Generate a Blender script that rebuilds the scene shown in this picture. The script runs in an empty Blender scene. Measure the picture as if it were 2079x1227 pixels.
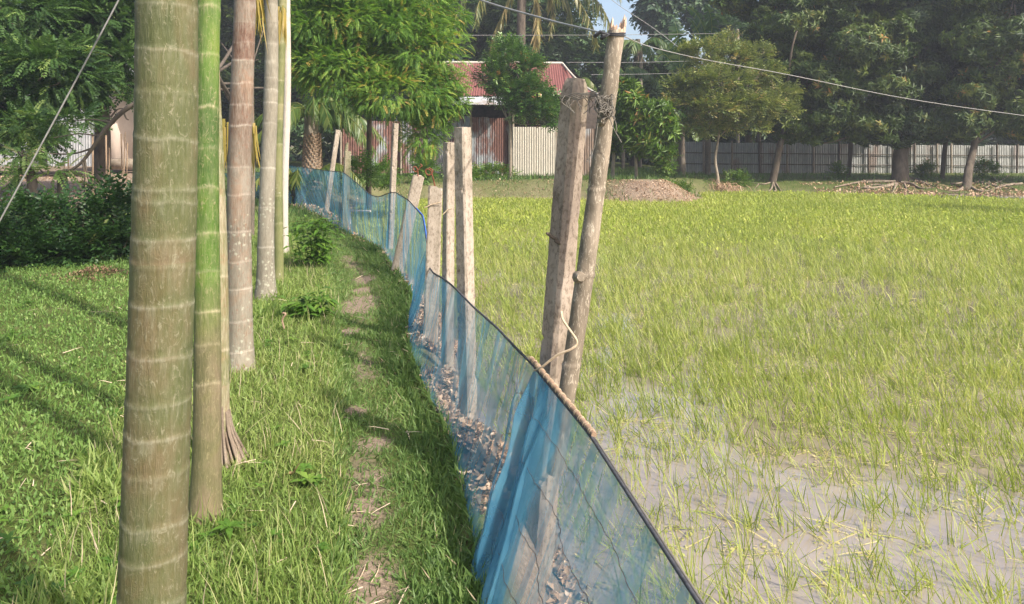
import bpy, math, random
import numpy as np
from mathutils import Vector

# ------------------------------------------------------------------ camera, world, sun, exposure
scene = bpy.context.scene
FPX, CX, HY, EYE = 1500.0, 1039.5, 280.0, 1.6
cam_d = bpy.data.cameras.new('camera')
cam = bpy.data.objects.new('camera', cam_d)
scene.collection.objects.link(cam)
cam.location = (0, 0, EYE)
cam.rotation_euler = (math.radians(90), 0, 0)
cam_d.sensor_width = 36
cam_d.lens = 36 * FPX / 2079
cam_d.shift_y = -(613.5 - HY) / 2079
cam_d.clip_start = 0.05
cam_d.clip_end = 2000
scene.camera = cam

SUN_AZ, SUN_EL = math.radians(50), math.radians(44)     # azimuth measured from behind the camera towards its right
to_sun = Vector((math.sin(SUN_AZ) * math.cos(SUN_EL), -math.cos(SUN_AZ) * math.cos(SUN_EL), math.sin(SUN_EL)))
world = bpy.data.worlds.new('World')
scene.world = world
world.use_nodes = True
wn = world.node_tree.nodes
wl = world.node_tree.links
sky = wn.new('ShaderNodeTexSky')
sky.sky_type = 'NISHITA'
sky.sun_disc = False
sky.sun_elevation = SUN_EL
sky.sun_rotation = math.atan2(to_sun.x, to_sun.y)
sky.air_density = 1.0
sky.dust_density = 4.0
sky.ozone_density = 1.0
wl.new(sky.outputs[0], wn['Background'].inputs[0])
wn['Background'].inputs[1].default_value = 0.14
sun_d = bpy.data.lights.new('sun', 'SUN')
sun = bpy.data.objects.new('sun', sun_d)
scene.collection.objects.link(sun)
sun_d.energy = 3.6
sun_d.angle = math.radians(0.6)
sun_d.color = (1.0, 0.93, 0.82)
sun.rotation_euler = to_sun.to_track_quat('Z', 'Y').to_euler()
vs = scene.view_settings
vs.view_transform = 'Standard'
vs.look = 'None'
vs.exposure = 0.95
vs.gamma = 1
vs.use_curve_mapping = False
scene.cycles.max_bounces = 8
scene.cycles.diffuse_bounces = 3
scene.cycles.glossy_bounces = 3
scene.cycles.transmission_bounces = 4
scene.cycles.transparent_max_bounces = 24
scene.cycles.sample_clamp_indirect = 6

# ------------------------------------------------------------------ helpers
rng = np.random.default_rng(11)
U = rng.uniform
N = rng.normal
COL = scene.collection
PI = math.pi


def P(px, py, d):
    """world point seen at pixel (px, py) of the photograph when it stands d metres away"""
    return np.array([(px - CX) / FPX * d, d, EYE - (py - HY) / FPX * d])


def hash3(i, j, k, seed):
    h = (i.astype(np.int64) * 374761393 + j.astype(np.int64) * 668265263 + k.astype(np.int64) * 2147483647 + seed * 1274126177) & 0xffffffff
    h = ((h ^ (h >> 13)) * 1274126177) & 0xffffffff
    h = (h ^ (h >> 16)) & 0xffffffff
    return h / 4294967295.0


def vnoise(p, seed=0):
    """value noise 0..1 at points p (n,3)"""
    p = np.asarray(p, float)
    i = np.floor(p).astype(np.int64)
    f = p - i
    f = f * f * (3 - 2 * f)
    out = 0
    for a in (0, 1):
        for b in (0, 1):
            for c in (0, 1):
                w = (f[:, 0] if a else 1 - f[:, 0]) * (f[:, 1] if b else 1 - f[:, 1]) * (f[:, 2] if c else 1 - f[:, 2])
                out = out + w * hash3(i[:, 0] + a, i[:, 1] + b, i[:, 2] + c, seed)
    return out


def noise2(x, y, s=1.0, seed=0, octv=2):
    r, amp, tot = 0, 1.0, 0
    for o in range(octv):
        r = r + amp * vnoise(np.stack([np.ravel(x) * s * 2 ** o, np.ravel(y) * s * 2 ** o, np.full(np.size(x), 0.37)], 1), seed + o)
        tot += amp
        amp *= 0.5
    return (r / tot).reshape(np.shape(x))


def smooth(a, b, x):
    t = np.clip((x - a) / (b - a), 0, 1)
    return t * t * (3 - 2 * t)


class MB:
    """collects faces; build() links them as ONE mesh object"""

    def __init__(self):
        self.V, self.F, self.v, self.a, self.m, self.n = [], [], [], [], [], 0

    def add(self, V, F, v=0.5, a=0.0, mat=0):
        V = np.asarray(V, float).reshape(-1, 3)
        F = np.asarray(F, int)
        self.V.append(V)
        self.F.append(F + self.n)
        self.v.append(np.broadcast_to(np.asarray(v, float), (len(F),)))
        self.a.append(np.broadcast_to(np.asarray(a, float), (len(V),)))
        self.m.append(np.full(len(F), mat))
        self.n += len(V)
        return self

    def mesh(self, name, mats, smooth_=True):
        me = bpy.data.meshes.new(name)
        V = np.concatenate(self.V)
        me.vertices.add(len(V))
        me.vertices.foreach_set('co', V.astype(np.float32).ravel())
        loops = np.concatenate([f.ravel() for f in self.F])
        counts = np.concatenate([np.full(len(f), f.shape[1]) for f in self.F])
        me.loops.add(len(loops))
        me.loops.foreach_set('vertex_index', loops.astype(np.int32))
        me.polygons.add(len(counts))
        starts = np.concatenate([[0], np.cumsum(counts)[:-1]])
        me.polygons.foreach_set('loop_start', starts.astype(np.int32))
        me.polygons.foreach_set('material_index', np.concatenate(self.m).astype(np.int32))
        me.polygons.foreach_set('use_smooth', np.full(len(counts), bool(smooth_)))
        me.update(calc_edges=True)
        at = me.attributes.new('v', 'FLOAT', 'FACE')
        at.data.foreach_set('value', np.concatenate(self.v).astype(np.float32))
        at = me.attributes.new('a', 'FLOAT', 'POINT')
        at.data.foreach_set('value', np.concatenate(self.a).astype(np.float32))
        for m in (mats if isinstance(mats, (list, tuple)) else [mats]):
            me.materials.append(m)
        return me

    def build(self, name, mats, parent=None, smooth_=True, origin=None):
        if origin is None:
            origin = (0, 0, 0)
            if parent is None:
                V = np.concatenate(self.V)
                origin = ((V[:, 0].min() + V[:, 0].max()) / 2, (V[:, 1].min() + V[:, 1].max()) / 2, V[:, 2].min())
        if parent is None:
            self.V = [v - np.array(origin) for v in self.V]
        o = bpy.data.objects.new(name, self.mesh(name, mats, smooth_))
        COL.objects.link(o)
        if parent is None:
            o.location = origin
        else:
            o.parent = parent
            o.location = [-c for c in parent.location] if not parent.get('_local') else (0, 0, 0)
        return o


def part(mb, name, mats, parent, smooth_=True):
    """a part given in world coordinates, under a thing whose origin is parent.location (unrotated)"""
    root = parent
    off = np.zeros(3)
    while root is not None:
        off += np.array(root.location)
        root = root.parent
    mb.V = [v - off for v in mb.V]
    o = bpy.data.objects.new(name, mb.mesh(name, mats, smooth_))
    COL.objects.link(o)
    o.parent = parent
    return o


def tag(o, label=None, cat=None, group=None, kind=None):
    if label: o['label'] = label
    if cat: o['category'] = cat
    if group: o['group'] = group
    if kind: o['kind'] = kind
    return o


def empty(name, loc, label, cat, group=None):
    o = bpy.data.objects.new(name, None)
    COL.objects.link(o)
    o.location = [float(c) for c in loc]
    o.empty_display_size = 0.1
    return tag(o, label, cat, group)


def tube_arr(pts, rad, seg=8, caps=True, twist=0.0):
    pts = np.asarray(pts, float)
    n = len(pts)
    rad = np.atleast_1d(np.asarray(rad, float))
    rad = np.interp(np.linspace(0, 1, n), np.linspace(0, 1, len(rad)), rad) if len(rad) > 1 else np.full(n, rad[0])
    t = np.gradient(pts, axis=0)
    t /= np.linalg.norm(t, axis=1)[:, None] + 1e-12
    ref = np.array([0, 0, 1.0]) if abs(t[0][2]) < 0.9 else np.array([1.0, 0, 0])
    V = np.zeros((n, seg, 3))
    u = np.cross(t[0], ref); u /= np.linalg.norm(u)
    ang = np.arange(seg) / seg * 2 * PI + twist
    for i in range(n):
        u = u - t[i] * np.dot(u, t[i]); u /= np.linalg.norm(u) + 1e-12
        w = np.cross(t[i], u)
        V[i] = pts[i] + rad[i] * (np.cos(ang)[:, None] * u + np.sin(ang)[:, None] * w)
    i = np.arange(n - 1)[:, None] * seg
    j = np.arange(seg)[None]
    k = (j + 1) % seg
    F = np.stack([i + j, i + k, i + seg + k, i + seg + j], -1).reshape(-1, 4)
    return V.reshape(-1, 3), F


def tube(mb, pts, rad, seg=8, v=0.5, mat=0, a=0.0):
    V, F = tube_arr(pts, rad, seg)
    nb = len(V)
    mb.add(V, F, v, a, mat)
    c0, c1 = V[:seg].mean(0), V[-seg:].mean(0)
    j = np.arange(seg)
    mb.add(np.vstack([V[:seg], c0]), np.stack([(j + 1) % seg, j, np.full(seg, seg)], 1), v, a, mat)
    mb.add(np.vstack([V[-seg:], c1]), np.stack([j, (j + 1) % seg, np.full(seg, seg)], 1), v, a, mat)


def curve_pts(ctrl, n=20):
    """smooth (Catmull-Rom) curve through control points"""
    c = np.asarray(ctrl, float)
    c = np.vstack([2 * c[0] - c[1], c, 2 * c[-1] - c[-2]])
    out = []
    m = len(c) - 3
    for i in range(m):
        p0, p1, p2, p3 = c[i:i + 4]
        t = np.linspace(0, 1, max(2, n // m + 1), endpoint=(i == m - 1))[:, None]
        out.append(0.5 * (2 * p1 + (p2 - p0) * t + (2 * p0 - 5 * p1 + 4 * p2 - p3) * t ** 2 + (3 * p1 - p0 - 3 * p2 + p3) * t ** 3))
    return np.vstack(out)


def frames(d, up=None):
    """rotation matrices (n,3,3): columns side, along d, normal"""
    d = d / (np.linalg.norm(d, axis=1)[:, None] + 1e-12)
    if up is None:
        up = np.tile([0, 0, 1.0], (len(d), 1)) + N(0, 0.25, d.shape)
    s = np.cross(d, up)
    s /= np.linalg.norm(s, axis=1)[:, None] + 1e-12
    nn = np.cross(s, d)
    return np.stack([s, d, nn], 2)


def scatter(mb, proto, pos, R, sc, v=0.5, mat=0, vj=0.0):
    """many copies of a small leaf / blade shape written into one mesh"""
    pv, pf = proto
    pos = np.asarray(pos, float)
    n, m = len(pos), len(pv)
    if n == 0:
        return
    sc = np.asarray(sc, float)
    if sc.ndim == 0: sc = np.full(n, float(sc))
    if sc.ndim == 1: sc = np.repeat(sc[:, None], 3, 1)
    L = pv[None] * sc[:, None, :]
    V = np.einsum('nij,nmj->nmi', R, L) + pos[:, None]
    F = pf[None] + (np.arange(n) * m)[:, None, None]
    vv = np.repeat(np.broadcast_to(np.asarray(v, float), (n,)), len(pf))
    if vj: vv = vv + N(0, vj, len(vv))
    mb.add(V.reshape(-1, 3), F.reshape(-1, pf.shape[1]), np.clip(vv, 0, 1), 0.0, mat)


# small shapes: x = side, y = along, z = normal
def leaf2(w=0.4, fold=0.08, droop=0.12):
    return np.array([[0, 0, 0], [-w / 2, .42, fold], [0, 1, -droop], [w / 2, .42, fold]], float), np.array([[0, 2, 1], [0, 3, 2]])


def leaf4(w=0.4, fold=0.06, droop=0.25):
    return (np.array([[0, 0, 0], [-w / 2, .4, fold], [0, .5, -.02], [w / 2, .4, fold], [-w * .3, .75, fold * .2 - droop * .4], [w * .3, .75, fold * .2 - droop * .4], [0, 1, -droop]], float),
            np.array([[0, 2, 1], [0, 3, 2], [1, 2, 4], [2, 3, 5], [2, 6, 4], [2, 5, 6]]))


def blade(w=0.05, bend=0.25):
    return np.array([[-w / 2, 0, 0], [w / 2, 0, 0], [w * .42, .55, -bend * .3], [-w * .42, .55, -bend * .3], [0, 1, -bend]], float), np.array([[0, 1, 2], [0, 2, 3], [3, 2, 4]])


def blade_tri(w=0.06, bend=0.2):
    return np.array([[-w / 2, 0, 0], [w / 2, 0, 0], [w * .35, .6, -bend * .3], [0, 1, -bend]], float), np.array([[0, 1, 2], [0, 2, 3]])


def join_protos(items):
    V, F, n = [], [], 0
    for v, f in items:
        V.append(v); F.append(f + n); n += len(v)
    return np.vstack(V), np.vstack(F)


def place_proto(pr, pos, d, sc, up=(0, 0, 1)):
    R = frames(np.array([d], float), np.array([up], float))[0]
    return (pr[0] * sc) @ R.T + np.array(pos), pr[1]


def pinnate(n=9, w=0.42, ll=0.22, droop=0.25, ang=60, seed=0):
    r = np.random.default_rng(seed)
    items = []
    for i in range(n):
        t = 0.18 + 0.8 * i / (n - 1)
        z = -droop * t * t
        for s in (-1, 1):
            a = math.radians(ang - 20 * t) * s
            L = ll * (1.1 - 0.5 * abs(t - .45)) * r.uniform(.85, 1.15)
            items.append(place_proto(leaf2(w, .05, .15), (0, t, z), (math.sin(a), math.cos(a) * .8, -.25 + r.uniform(-.15, .15)), L))
    items.append(place_proto(leaf2(w, .05, .15), (0, .97, -droop), (0, 1, -.4), ll * .8))
    items.append((np.array([[-.008, 0, 0], [.008, 0, 0], [.004, 1, -droop]], float), np.array([[0, 1, 2]])))
    return join_protos(items)


def whorl(n=8, w=0.24, droop=0.5, seed=0, up=0.3, leaf=leaf4):
    r = np.random.default_rng(seed)
    items = []
    for i in range(n):
        a = i * 2.4 + r.uniform(-.3, .3)
        e = up + r.uniform(-.5, .45)
        items.append(place_proto(leaf(w, .05, droop * r.uniform(.5, 1.2)), (0, -.25 + .3 * i / n, 0), (math.cos(a), e + .15, math.sin(a)), r.uniform(.75, 1.1), up=(0.01, 1, 0.02)))
    return join_protos(items)


def twig(n=7, w=0.5, ll=0.4, seed=0):
    """alternate leaves along a short twig"""
    r = np.random.default_rng(seed)
    items = []
    for i in range(n):
        t = i / (n - 1)
        s = 1 if i % 2 else -1
        a = math.radians(r.uniform(35, 70)) * s
        items.append(place_proto(leaf2(w, .06, .18), (0, t * .9, 0), (math.sin(a), math.cos(a), r.uniform(-.3, .4)), ll * r.uniform(.8, 1.2)))
    return join_protos(items)


# ------------------------------------------------------------------ materials
def new_mat(name):
    m = bpy.data.materials.new(name)
    m.use_nodes = True
    nt = m.node_tree
    return m, nt, nt.nodes, nt.links, nt.nodes['Principled BSDF']


def ramp(nd, stops):
    r = nd.new('ShaderNodeValToRGB')
    while len(r.color_ramp.elements) < len(stops):
        r.color_ramp.elements.new(0.5)
    for e, (p, c) in zip(r.color_ramp.elements, stops):
        e.position = p
        e.color = (*c, 1)
    return r


def noise_node(nt, scale, detail=4, rough=0.6, vec=None, dist=0.0):
    n = nt.nodes.new('ShaderNodeTexNoise')
    n.inputs['Scale'].default_value = scale
    n.inputs['Detail'].default_value = detail
    n.inputs['Roughness'].default_value = rough
    n.inputs['Distortion'].default_value = dist
    if vec is not None:
        nt.links.new(vec, n.inputs['Vector'])
    return n


def mapping(nt, scale=(1, 1, 1), coord='Object'):
    tc = nt.nodes.new('ShaderNodeTexCoord')
    mp = nt.nodes.new('ShaderNodeMapping')
    mp.inputs['Scale'].default_value = scale
    nt.links.new(tc.outputs[coord], mp.inputs[0])
    return mp.outputs[0]


def mixc(nt, fac, a, b, mode='MIX'):
    m = nt.nodes.new('ShaderNodeMix')
    m.data_type = 'RGBA'
    m.blend_type = mode
    for s, x in ((m.inputs[0], fac), (m.inputs[6], a), (m.inputs[7], b)):
        if hasattr(x, 'is_output') or isinstance(x, bpy.types.NodeSocket):
            nt.links.new(x, s)
        elif isinstance(x, (int, float)):
            s.default_value = x
        else:
            s.default_value = (*x, 1)
    return m.outputs[2]


def math_n(nt, op, a, b=None, clamp=False):
    m = nt.nodes.new('ShaderNodeMath')
    m.operation = op
    m.use_clamp = clamp
    for s, x in ((m.inputs[0], a), (m.inputs[1], b)):
        if x is None: continue
        if isinstance(x, bpy.types.NodeSocket): nt.links.new(x, s)
        else: s.default_value = x
    return m.outputs[0]


def attr(nt, name='v'):
    n = nt.nodes.new('ShaderNodeAttribute')
    n.attribute_name = name
    return n.outputs['Fac']


def bump(nt, h, strength=0.3, dist=0.01):
    b = nt.nodes.new('ShaderNodeBump')
    b.inputs['Strength'].default_value = strength
    b.inputs['Distance'].default_value = dist
    nt.links.new(h, b.inputs['Height'])
    return b.outputs[0]


def leaf_mat(name, stops, trans=0.35, rough=0.5, spec=0.35, tcol=None):
    m, nt, nd, lk, bs = new_mat(name)
    r = ramp(nd, stops)
    lk.new(attr(nt), r.inputs[0])
    lk.new(r.outputs[0], bs.inputs['Base Color'])
    bs.inputs['Roughness'].default_value = rough
    bs.inputs['Specular IOR Level'].default_value = spec
    tr = nd.new('ShaderNodeBsdfTranslucent')
    tc = mixc(nt, 1.0, r.outputs[0], tcol or (1.2, 1.25, 0.6), 'MULTIPLY')
    lk.new(tc, tr.inputs[0])
    mx = nd.new('ShaderNodeMixShader')
    mx.inputs[0].default_value = trans
    lk.new(bs.outputs[0], mx.inputs[1])
    lk.new(tr.outputs[0], mx.inputs[2])
    lk.new(mx.outputs[0], nd['Material Output'].inputs[0])
    return m


def flat_mat(name, c0, c1, scale=8, rough=0.8, bmp=0.3, bdist=0.01, stretch=(1, 1, 1), spec=0.3, use_v=0.0):
    m, nt, nd, lk, bs = new_mat(name)
    n = noise_node(nt, scale, 5, 0.65, mapping(nt, stretch))
    f = n.outputs[0]
    if use_v:
        f = math_n(nt, 'ADD', f, math_n(nt, 'MULTIPLY', math_n(nt, 'SUBTRACT', attr(nt), 0.5), use_v))
    r = ramp(nd, [(0.3, c0), (0.7, c1)])
    lk.new(f, r.inputs[0])
    lk.new(r.outputs[0], bs.inputs['Base Color'])
    bs.inputs['Roughness'].default_value = rough
    bs.inputs['Specular IOR Level'].default_value = spec
    if bmp:
        n2 = noise_node(nt, scale * 4, 5, 0.7, mapping(nt, stretch))
        lk.new(bump(nt, n2.outputs[0], bmp, bdist), bs.inputs['Normal'])
    return m


M = {}
M['grass'] = leaf_mat('grass', [(0, (.065, .125, .035)), (.4, (.145, .235, .065)), (.74, (.24, .32, .10)), (.9, (.38, .36, .19)), (1, (.54, .43, .30))], .35, .5, .3)
M['grass_long'] = leaf_mat('grass_long', [(0, (.095, .165, .038)), (.4, (.195, .285, .07)), (.7, (.31, .38, .115)), (.9, (.45, .42, .22)), (1, (.58, .46, .34))], .38, .5, .3)
M['clover'] = leaf_mat('ground_cover', [(0, (.07, .14, .035)), (.5, (.16, .27, .065)), (.85, (.27, .37, .11)), (1, (0.494, 0.468, 0.234))], .35, .5, .3)
M['rice'] = leaf_mat('rice', [(0, (.14, .20, .045)), (.4, (.275, .335, .08)), (.76, (.42, .44, .13)), (1, (.58, .50, .27))], .4, .5, .3)
M['weedmat'] = leaf_mat('weed_mat', [(0, (.18, .26, .035)), (.5, (.32, .39, .06)), (1, (.46, .47, .12))], .35, .6, .2)
M['mango'] = leaf_mat('mango_leaf', [(0, (.024, .050, .012)), (.5, (.068, .112, .022)), (.85, (.14, .18, .035)), (.96, (.22, .21, .045)), (1, (.40, .21, .075))], .24, .48, .32)
M['mango_dark'] = leaf_mat('dark_leaf', [(0, (.018, .040, .013)), (.5, (.050, .086, .022)), (.85, (.10, .14, .032)), (1, (.2, .19, .05))], .22, .48, .32)
M['far'] = leaf_mat('far_leaf', [(0, (0.029, 0.065, 0.029)), (.5, (0.065, 0.123, 0.043)), (1, (0.145, 0.203, 0.072))], .25, .5, .4)
M['moringa'] = leaf_mat('moringa_leaf', [(0, (.06, .14, .035)), (.45, (.14, .27, .05)), (.8, (.25, .38, .07)), (.94, (.40, .40, .09)), (1, (.55, .36, .12))], .42, .5, .3)
M['feather'] = leaf_mat('feather_leaf', [(0, (.028, .065, .02)), (.5, (.07, .14, .035)), (.85, (.13, .21, .055)), (1, (.24, .31, .09))], .35, .5, .3)
M['light'] = leaf_mat('light_leaf', [(0, (.07, .11, .03)), (.5, (.18, .22, .065)), (.85, (.30, .31, .10)), (1, (.42, .30, .15))], .3, .45, .4)
M['sapling'] = leaf_mat('sapling_leaf', [(0, (.05, .10, .015)), (.5, (.10, .19, .022)), (.8, (.17, .26, .035)), (1, (.38, .2, .08))], .35, .42, .4)
M['jack'] = leaf_mat('glossy_leaf', [(0, (0.032, 0.088, 0.019)), (.5, (0.080, 0.176, 0.032)), (.9, (0.176, 0.288, 0.056)), (1, (0.480, 0.192, 0.096))], .22, .3, .6)
M['shrub'] = leaf_mat('shrub_leaf', [(0, (0.014, 0.042, 0.012)), (.5, (0.034, 0.084, 0.019)), (.9, (0.072, 0.144, 0.030)), (1, (0.168, 0.180, 0.060))], .25, .42, .45)
M['weed'] = leaf_mat('weed_leaf', [(0, (.05, .12, .015)), (.6, (.11, .22, .03)), (1, (.2, .3, .05))], .35, .45, .4)
M['frond'] = leaf_mat('frond', [(0, (.05, .075, .02)), (.4, (.12, .15, .035)), (.75, (.26, .24, .08)), (1, (.42, .32, .14))], .3, .4, .45)
M['palm_green'] = leaf_mat('palm_green', [(0, (.03, .075, .015)), (.5, (.08, .14, .025)), (.85, (.2, .22, .05)), (1, (.36, .25, .06))], .35, .4, .4)
M['frond_dry'] = leaf_mat('dry_frond', [(0, (.2, .17, .03)), (.5, (.38, .28, .07)), (1, (.5, .38, .2))], .3, .6, .3)
M['banana'] = leaf_mat('banana_leaf', [(0, (.035, .09, .02)), (.5, (.07, .16, .03)), (1, (.3, .36, .06))], .4, .4, .45)
M['litter'] = leaf_mat('leaf_litter', [(0, (.10, .06, .035)), (.35, (.30, .19, .115)), (.75, (.56, .39, .26)), (1, (.80, .62, .46))], .12, .7, .2, (1, .9, .8))
M['bark'] = flat_mat('bark', (.05, .038, .028), (.15, .12, .09), 6, .9, .8, .03, (1, 1, .35))
M['bark_pale'] = flat_mat('bark_pale', (.16, .13, .10), (.34, .29, .22), 8, .9, .6, .02, (1, 1, .4))
M['root'] = flat_mat('root', (.14, .10, .075), (.30, .24, .18), 6, .9, .6, .02)
M['stick'] = flat_mat('stick', (.26, .17, .11), (.42, .30, .21), 12, .8, .3, .005, (1, 1, .2))
M['wire'] = flat_mat('wire', (.22, .21, .20), (.33, .32, .30), 30, .5, 0)
M['wire_dark'] = flat_mat('dark_wire', (.10, .09, .08), (.2, .18, .15), 30, .6, 0)
M['rust_iron'] = flat_mat('rust_iron', (.10, .03, .015), (.24, .09, .05), 40, .8, .4, .002)
M['rope_dark'] = flat_mat('rope_dark', (.03, .03, .035), (.09, .09, .10), 60, .8, .4, .002)
M['rope_blue'] = flat_mat('rope_blue', (.03, .08, .35), (.08, .2, .6), 60, .6, .3, .002)
M['twine'] = flat_mat('twine', (.38, .28, .18), (.6, .48, .34), 60, .8, .3, .002)
M['cane'] = flat_mat('cane', (.22, .14, .09), (.44, .31, .21), 25, .6, .4, .003, (1, .3, 1))
M['plaster'] = flat_mat('plaster', (.62, .5, .42), (.74, .62, .54), 1.2, .9, .1, .01)
M['dark_wood_and_interior'] = flat_mat('dark_wood_and_interior', (.03, .025, .02), (.08, .06, .05), 8, .9, .2)  # dark tone also stands for the unlit inside of the house
M['zinc_plain'] = flat_mat('zinc_plain', (.3, .3, .3), (.45, .45, .44), 2, .5, 0, spec=.5)


def concrete_mat(name, c0, c1, c2, moss=0.0):
    m, nt, nd, lk, bs = new_mat(name)
    vec = mapping(nt, (1, 1, .6))
    n1 = noise_node(nt, 7, 6, .65, vec)
    r1 = ramp(nd, [(.3, c0), (.5, c1), (.72, c2)])
    lk.new(n1.outputs[0], r1.inputs[0])
    n2 = noise_node(nt, 60, 4, .7, vec)
    r2 = ramp(nd, [(.36, (.45, .42, .38)), (.5, (1, 1, 1))])
    lk.new(n2.outputs[0], r2.inputs[0])
    c = mixc(nt, .8, r1.outputs[0], r2.outputs[0], 'MULTIPLY')
    n3 = noise_node(nt, 3.2, 5, .7, mapping(nt, (1, 1, .35)), .4)
    r3 = ramp(nd, [(.52 - moss * .2, (0, 0, 0)), (.66, (1, 1, 1))])
    lk.new(n3.outputs[0], r3.inputs[0])
    c = mixc(nt, math_n(nt, 'MULTIPLY', r3.outputs[0], .62 + moss * .38), c, (.17, .15, .10) if not moss else (.10, .12, .05))
    lk.new(c, bs.inputs['Base Color'])
    bs.inputs['Roughness'].default_value = .9
    bs.inputs['Specular IOR Level'].default_value = .2
    h = math_n(nt, 'ADD', n1.outputs[0], math_n(nt, 'MULTIPLY', n2.outputs[0], .35))
    lk.new(bump(nt, h, .6, .012), bs.inputs['Normal'])
    return m


M['concrete'] = concrete_mat('concrete', (.19, .15, .12), (.33, .265, .21), (.43, .355, .29))
M['concrete_pale'] = concrete_mat('concrete_pale', (.24, .20, .155), (.37, .31, .25), (.47, .40, .335))
M['concrete_moss'] = concrete_mat('concrete_moss', (.16, .14, .09), (.28, .24, .17), (.36, .31, .24), .8)


def palm_mat(name, stops, ring, blotch=(.3, .22, .16), bl_amt=.4, lichen=0.0, vshift=.5, streak=.5, rough=.65, patch=(.34, .17, .09), low=None, zlo=.7, zhi=1.0):
    m, nt, nd, lk, bs = new_mat(name)
    vec = mapping(nt, (1, 1, .5))
    n1 = noise_node(nt, 9, 5, .6, vec)
    f = math_n(nt, 'ADD', n1.outputs[0], math_n(nt, 'MULTIPLY', math_n(nt, 'SUBTRACT', attr(nt), .5), vshift))
    r1 = ramp(nd, stops)
    lk.new(f, r1.inputs[0])
    base_c = r1.outputs[0]
    if low:
        r0 = ramp(nd, low)
        lk.new(f, r0.inputs[0])
        sx = nd.new('ShaderNodeSeparateXYZ'); lk.new(mapping(nt, (1, 1, 1)), sx.inputs[0])
        mr = nd.new('ShaderNodeMapRange'); mr.inputs[1].default_value = zlo; mr.inputs[2].default_value = zhi
        lk.new(math_n(nt, 'ADD', sx.outputs[2], math_n(nt, 'MULTIPLY', math_n(nt, 'SUBTRACT', n1.outputs[0], .5), .5)), mr.inputs[0])
        base_c = mixc(nt, mr.outputs[0], r0.outputs[0], r1.outputs[0])
    vst = mapping(nt, (1, 1, .12))
    n2 = noise_node(nt, 110, 6, .75, vst, .6)
    r2 = ramp(nd, [(.42, (0, 0, 0)), (.62, (1, 1, 1))])
    lk.new(n2.outputs[0], r2.inputs[0])
    c = mixc(nt, math_n(nt, 'MULTIPLY', r2.outputs[0], streak), base_c, ring)
    n3 = noise_node(nt, 5.5, 4, .6, mapping(nt, (1, 1, .8)), .6)
    r3 = ramp(nd, [(.52, (0, 0, 0)), (.64, (1, 1, 1))])
    lk.new(n3.outputs[0], r3.inputs[0])
    c = mixc(nt, math_n(nt, 'MULTIPLY', r3.outputs[0], bl_amt), c, patch)
    nf = noise_node(nt, 55, 6, .8, vec, 1.6)
    r4 = ramp(nd, [(.55, (0, 0, 0)), (.63, (1, 1, 1))])
    lk.new(nf.outputs[0], r4.inputs[0])
    c = mixc(nt, math_n(nt, 'MULTIPLY', r4.outputs[0], .75), c, blotch)
    if lichen:
        vo = nt.nodes.new('ShaderNodeTexVoronoi')
        vo.inputs['Scale'].default_value = 24
        lk.new(mapping(nt, (1, 1, 1)), vo.inputs['Vector'])
        n5 = noise_node(nt, 4, 3, .6, mapping(nt, (1, 1, .6)))
        lv = math_n(nt, 'MULTIPLY', math_n(nt, 'LESS_THAN', math_n(nt, 'ADD', vo.outputs['Distance'], math_n(nt, 'MULTIPLY', nf.outputs[0], 1.3)), .80 + .3 * lichen), math_n(nt, 'GREATER_THAN', n5.outputs[0], .56 - .3 * lichen))
        sz_ = nd.new('ShaderNodeSeparateXYZ'); lk.new(mapping(nt, (1, 1, 1)), sz_.inputs[0])
        mz = nd.new('ShaderNodeMapRange'); mz.inputs[1].default_value = 1.5; mz.inputs[2].default_value = .3; mz.inputs[3].default_value = .0; mz.inputs[4].default_value = 1
        lk.new(sz_.outputs[2], mz.inputs[0])
        zf = math_n(nt, 'GREATER_THAN', math_n(nt, 'ADD', mz.outputs[0], math_n(nt, 'MULTIPLY', nf.outputs[0], .8)), .75)
        c = mixc(nt, math_n(nt, 'MULTIPLY', math_n(nt, 'MULTIPLY', lv, zf), .6), c, (.46, .46, .36))
    c = mixc(nt, math_n(nt, 'MULTIPLY', attr(nt, 'a'), math_n(nt, 'SUBTRACT', math_n(nt, 'MULTIPLY', n2.outputs[0], 1.7), .45), True), c, ring)
    lk.new(c, bs.inputs['Base Color'])
    bs.inputs['Roughness'].default_value = rough
    bs.inputs['Specular IOR Level'].default_value = .35
    h = math_n(nt, 'ADD', n2.outputs[0], math_n(nt, 'MULTIPLY', nf.outputs[0], .8))
    lk.new(bump(nt, h, .8, .005), bs.inputs['Normal'])
    return m


M['palm1'] = palm_mat('palm_trunk_olive', [(.25, (.05, .066, .018)), (.48, (.095, .102, .036)), (.66, (.135, .112, .052)), (.84, (.17, .12, .07))], (.34, .32, .23), (.26, .24, .155), .3, streak=.12, vshift=.3, patch=(.15, .085, .04))
M['palm2'] = palm_mat('palm_trunk_green', [(.2, (.04, .09, .012)), (.5, (.09, .17, .02)), (.8, (.16, .21, .03))], (.5, .42, .27), (.30, .26, .14), .12, vshift=.5, streak=.14, rough=.48, patch=(.26, .26, .04), low=[(.2, (.075, .085, .028)), (.45, (.13, .12, .055)), (.7, (.21, .155, .10)), (.9, (.25, .2, .145))], zlo=.72, zhi=1.0)
M['palm2b'] = palm_mat('palm_trunk_mossy', [(.2, (.10, .12, .035)), (.5, (.19, .18, .08)), (.8, (.30, .24, .16))], (.5, .44, .32), (.24, .15, .09), .4, lichen=.0)
M['palm3'] = palm_mat('palm_trunk_red', [(.2, (.115, .055, .035)), (.45, (.155, .11, .078)), (.7, (.22, .182, .14)), (.9, (.28, .235, .185))], (.50, .44, .36), (.26, .12, .07), .3, lichen=.3, streak=.3, low=[(.2, (.13, .11, .075)), (.5, (.19, .165, .12)), (.8, (.27, .24, .185))], zlo=.4, zhi=1.7)
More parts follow.
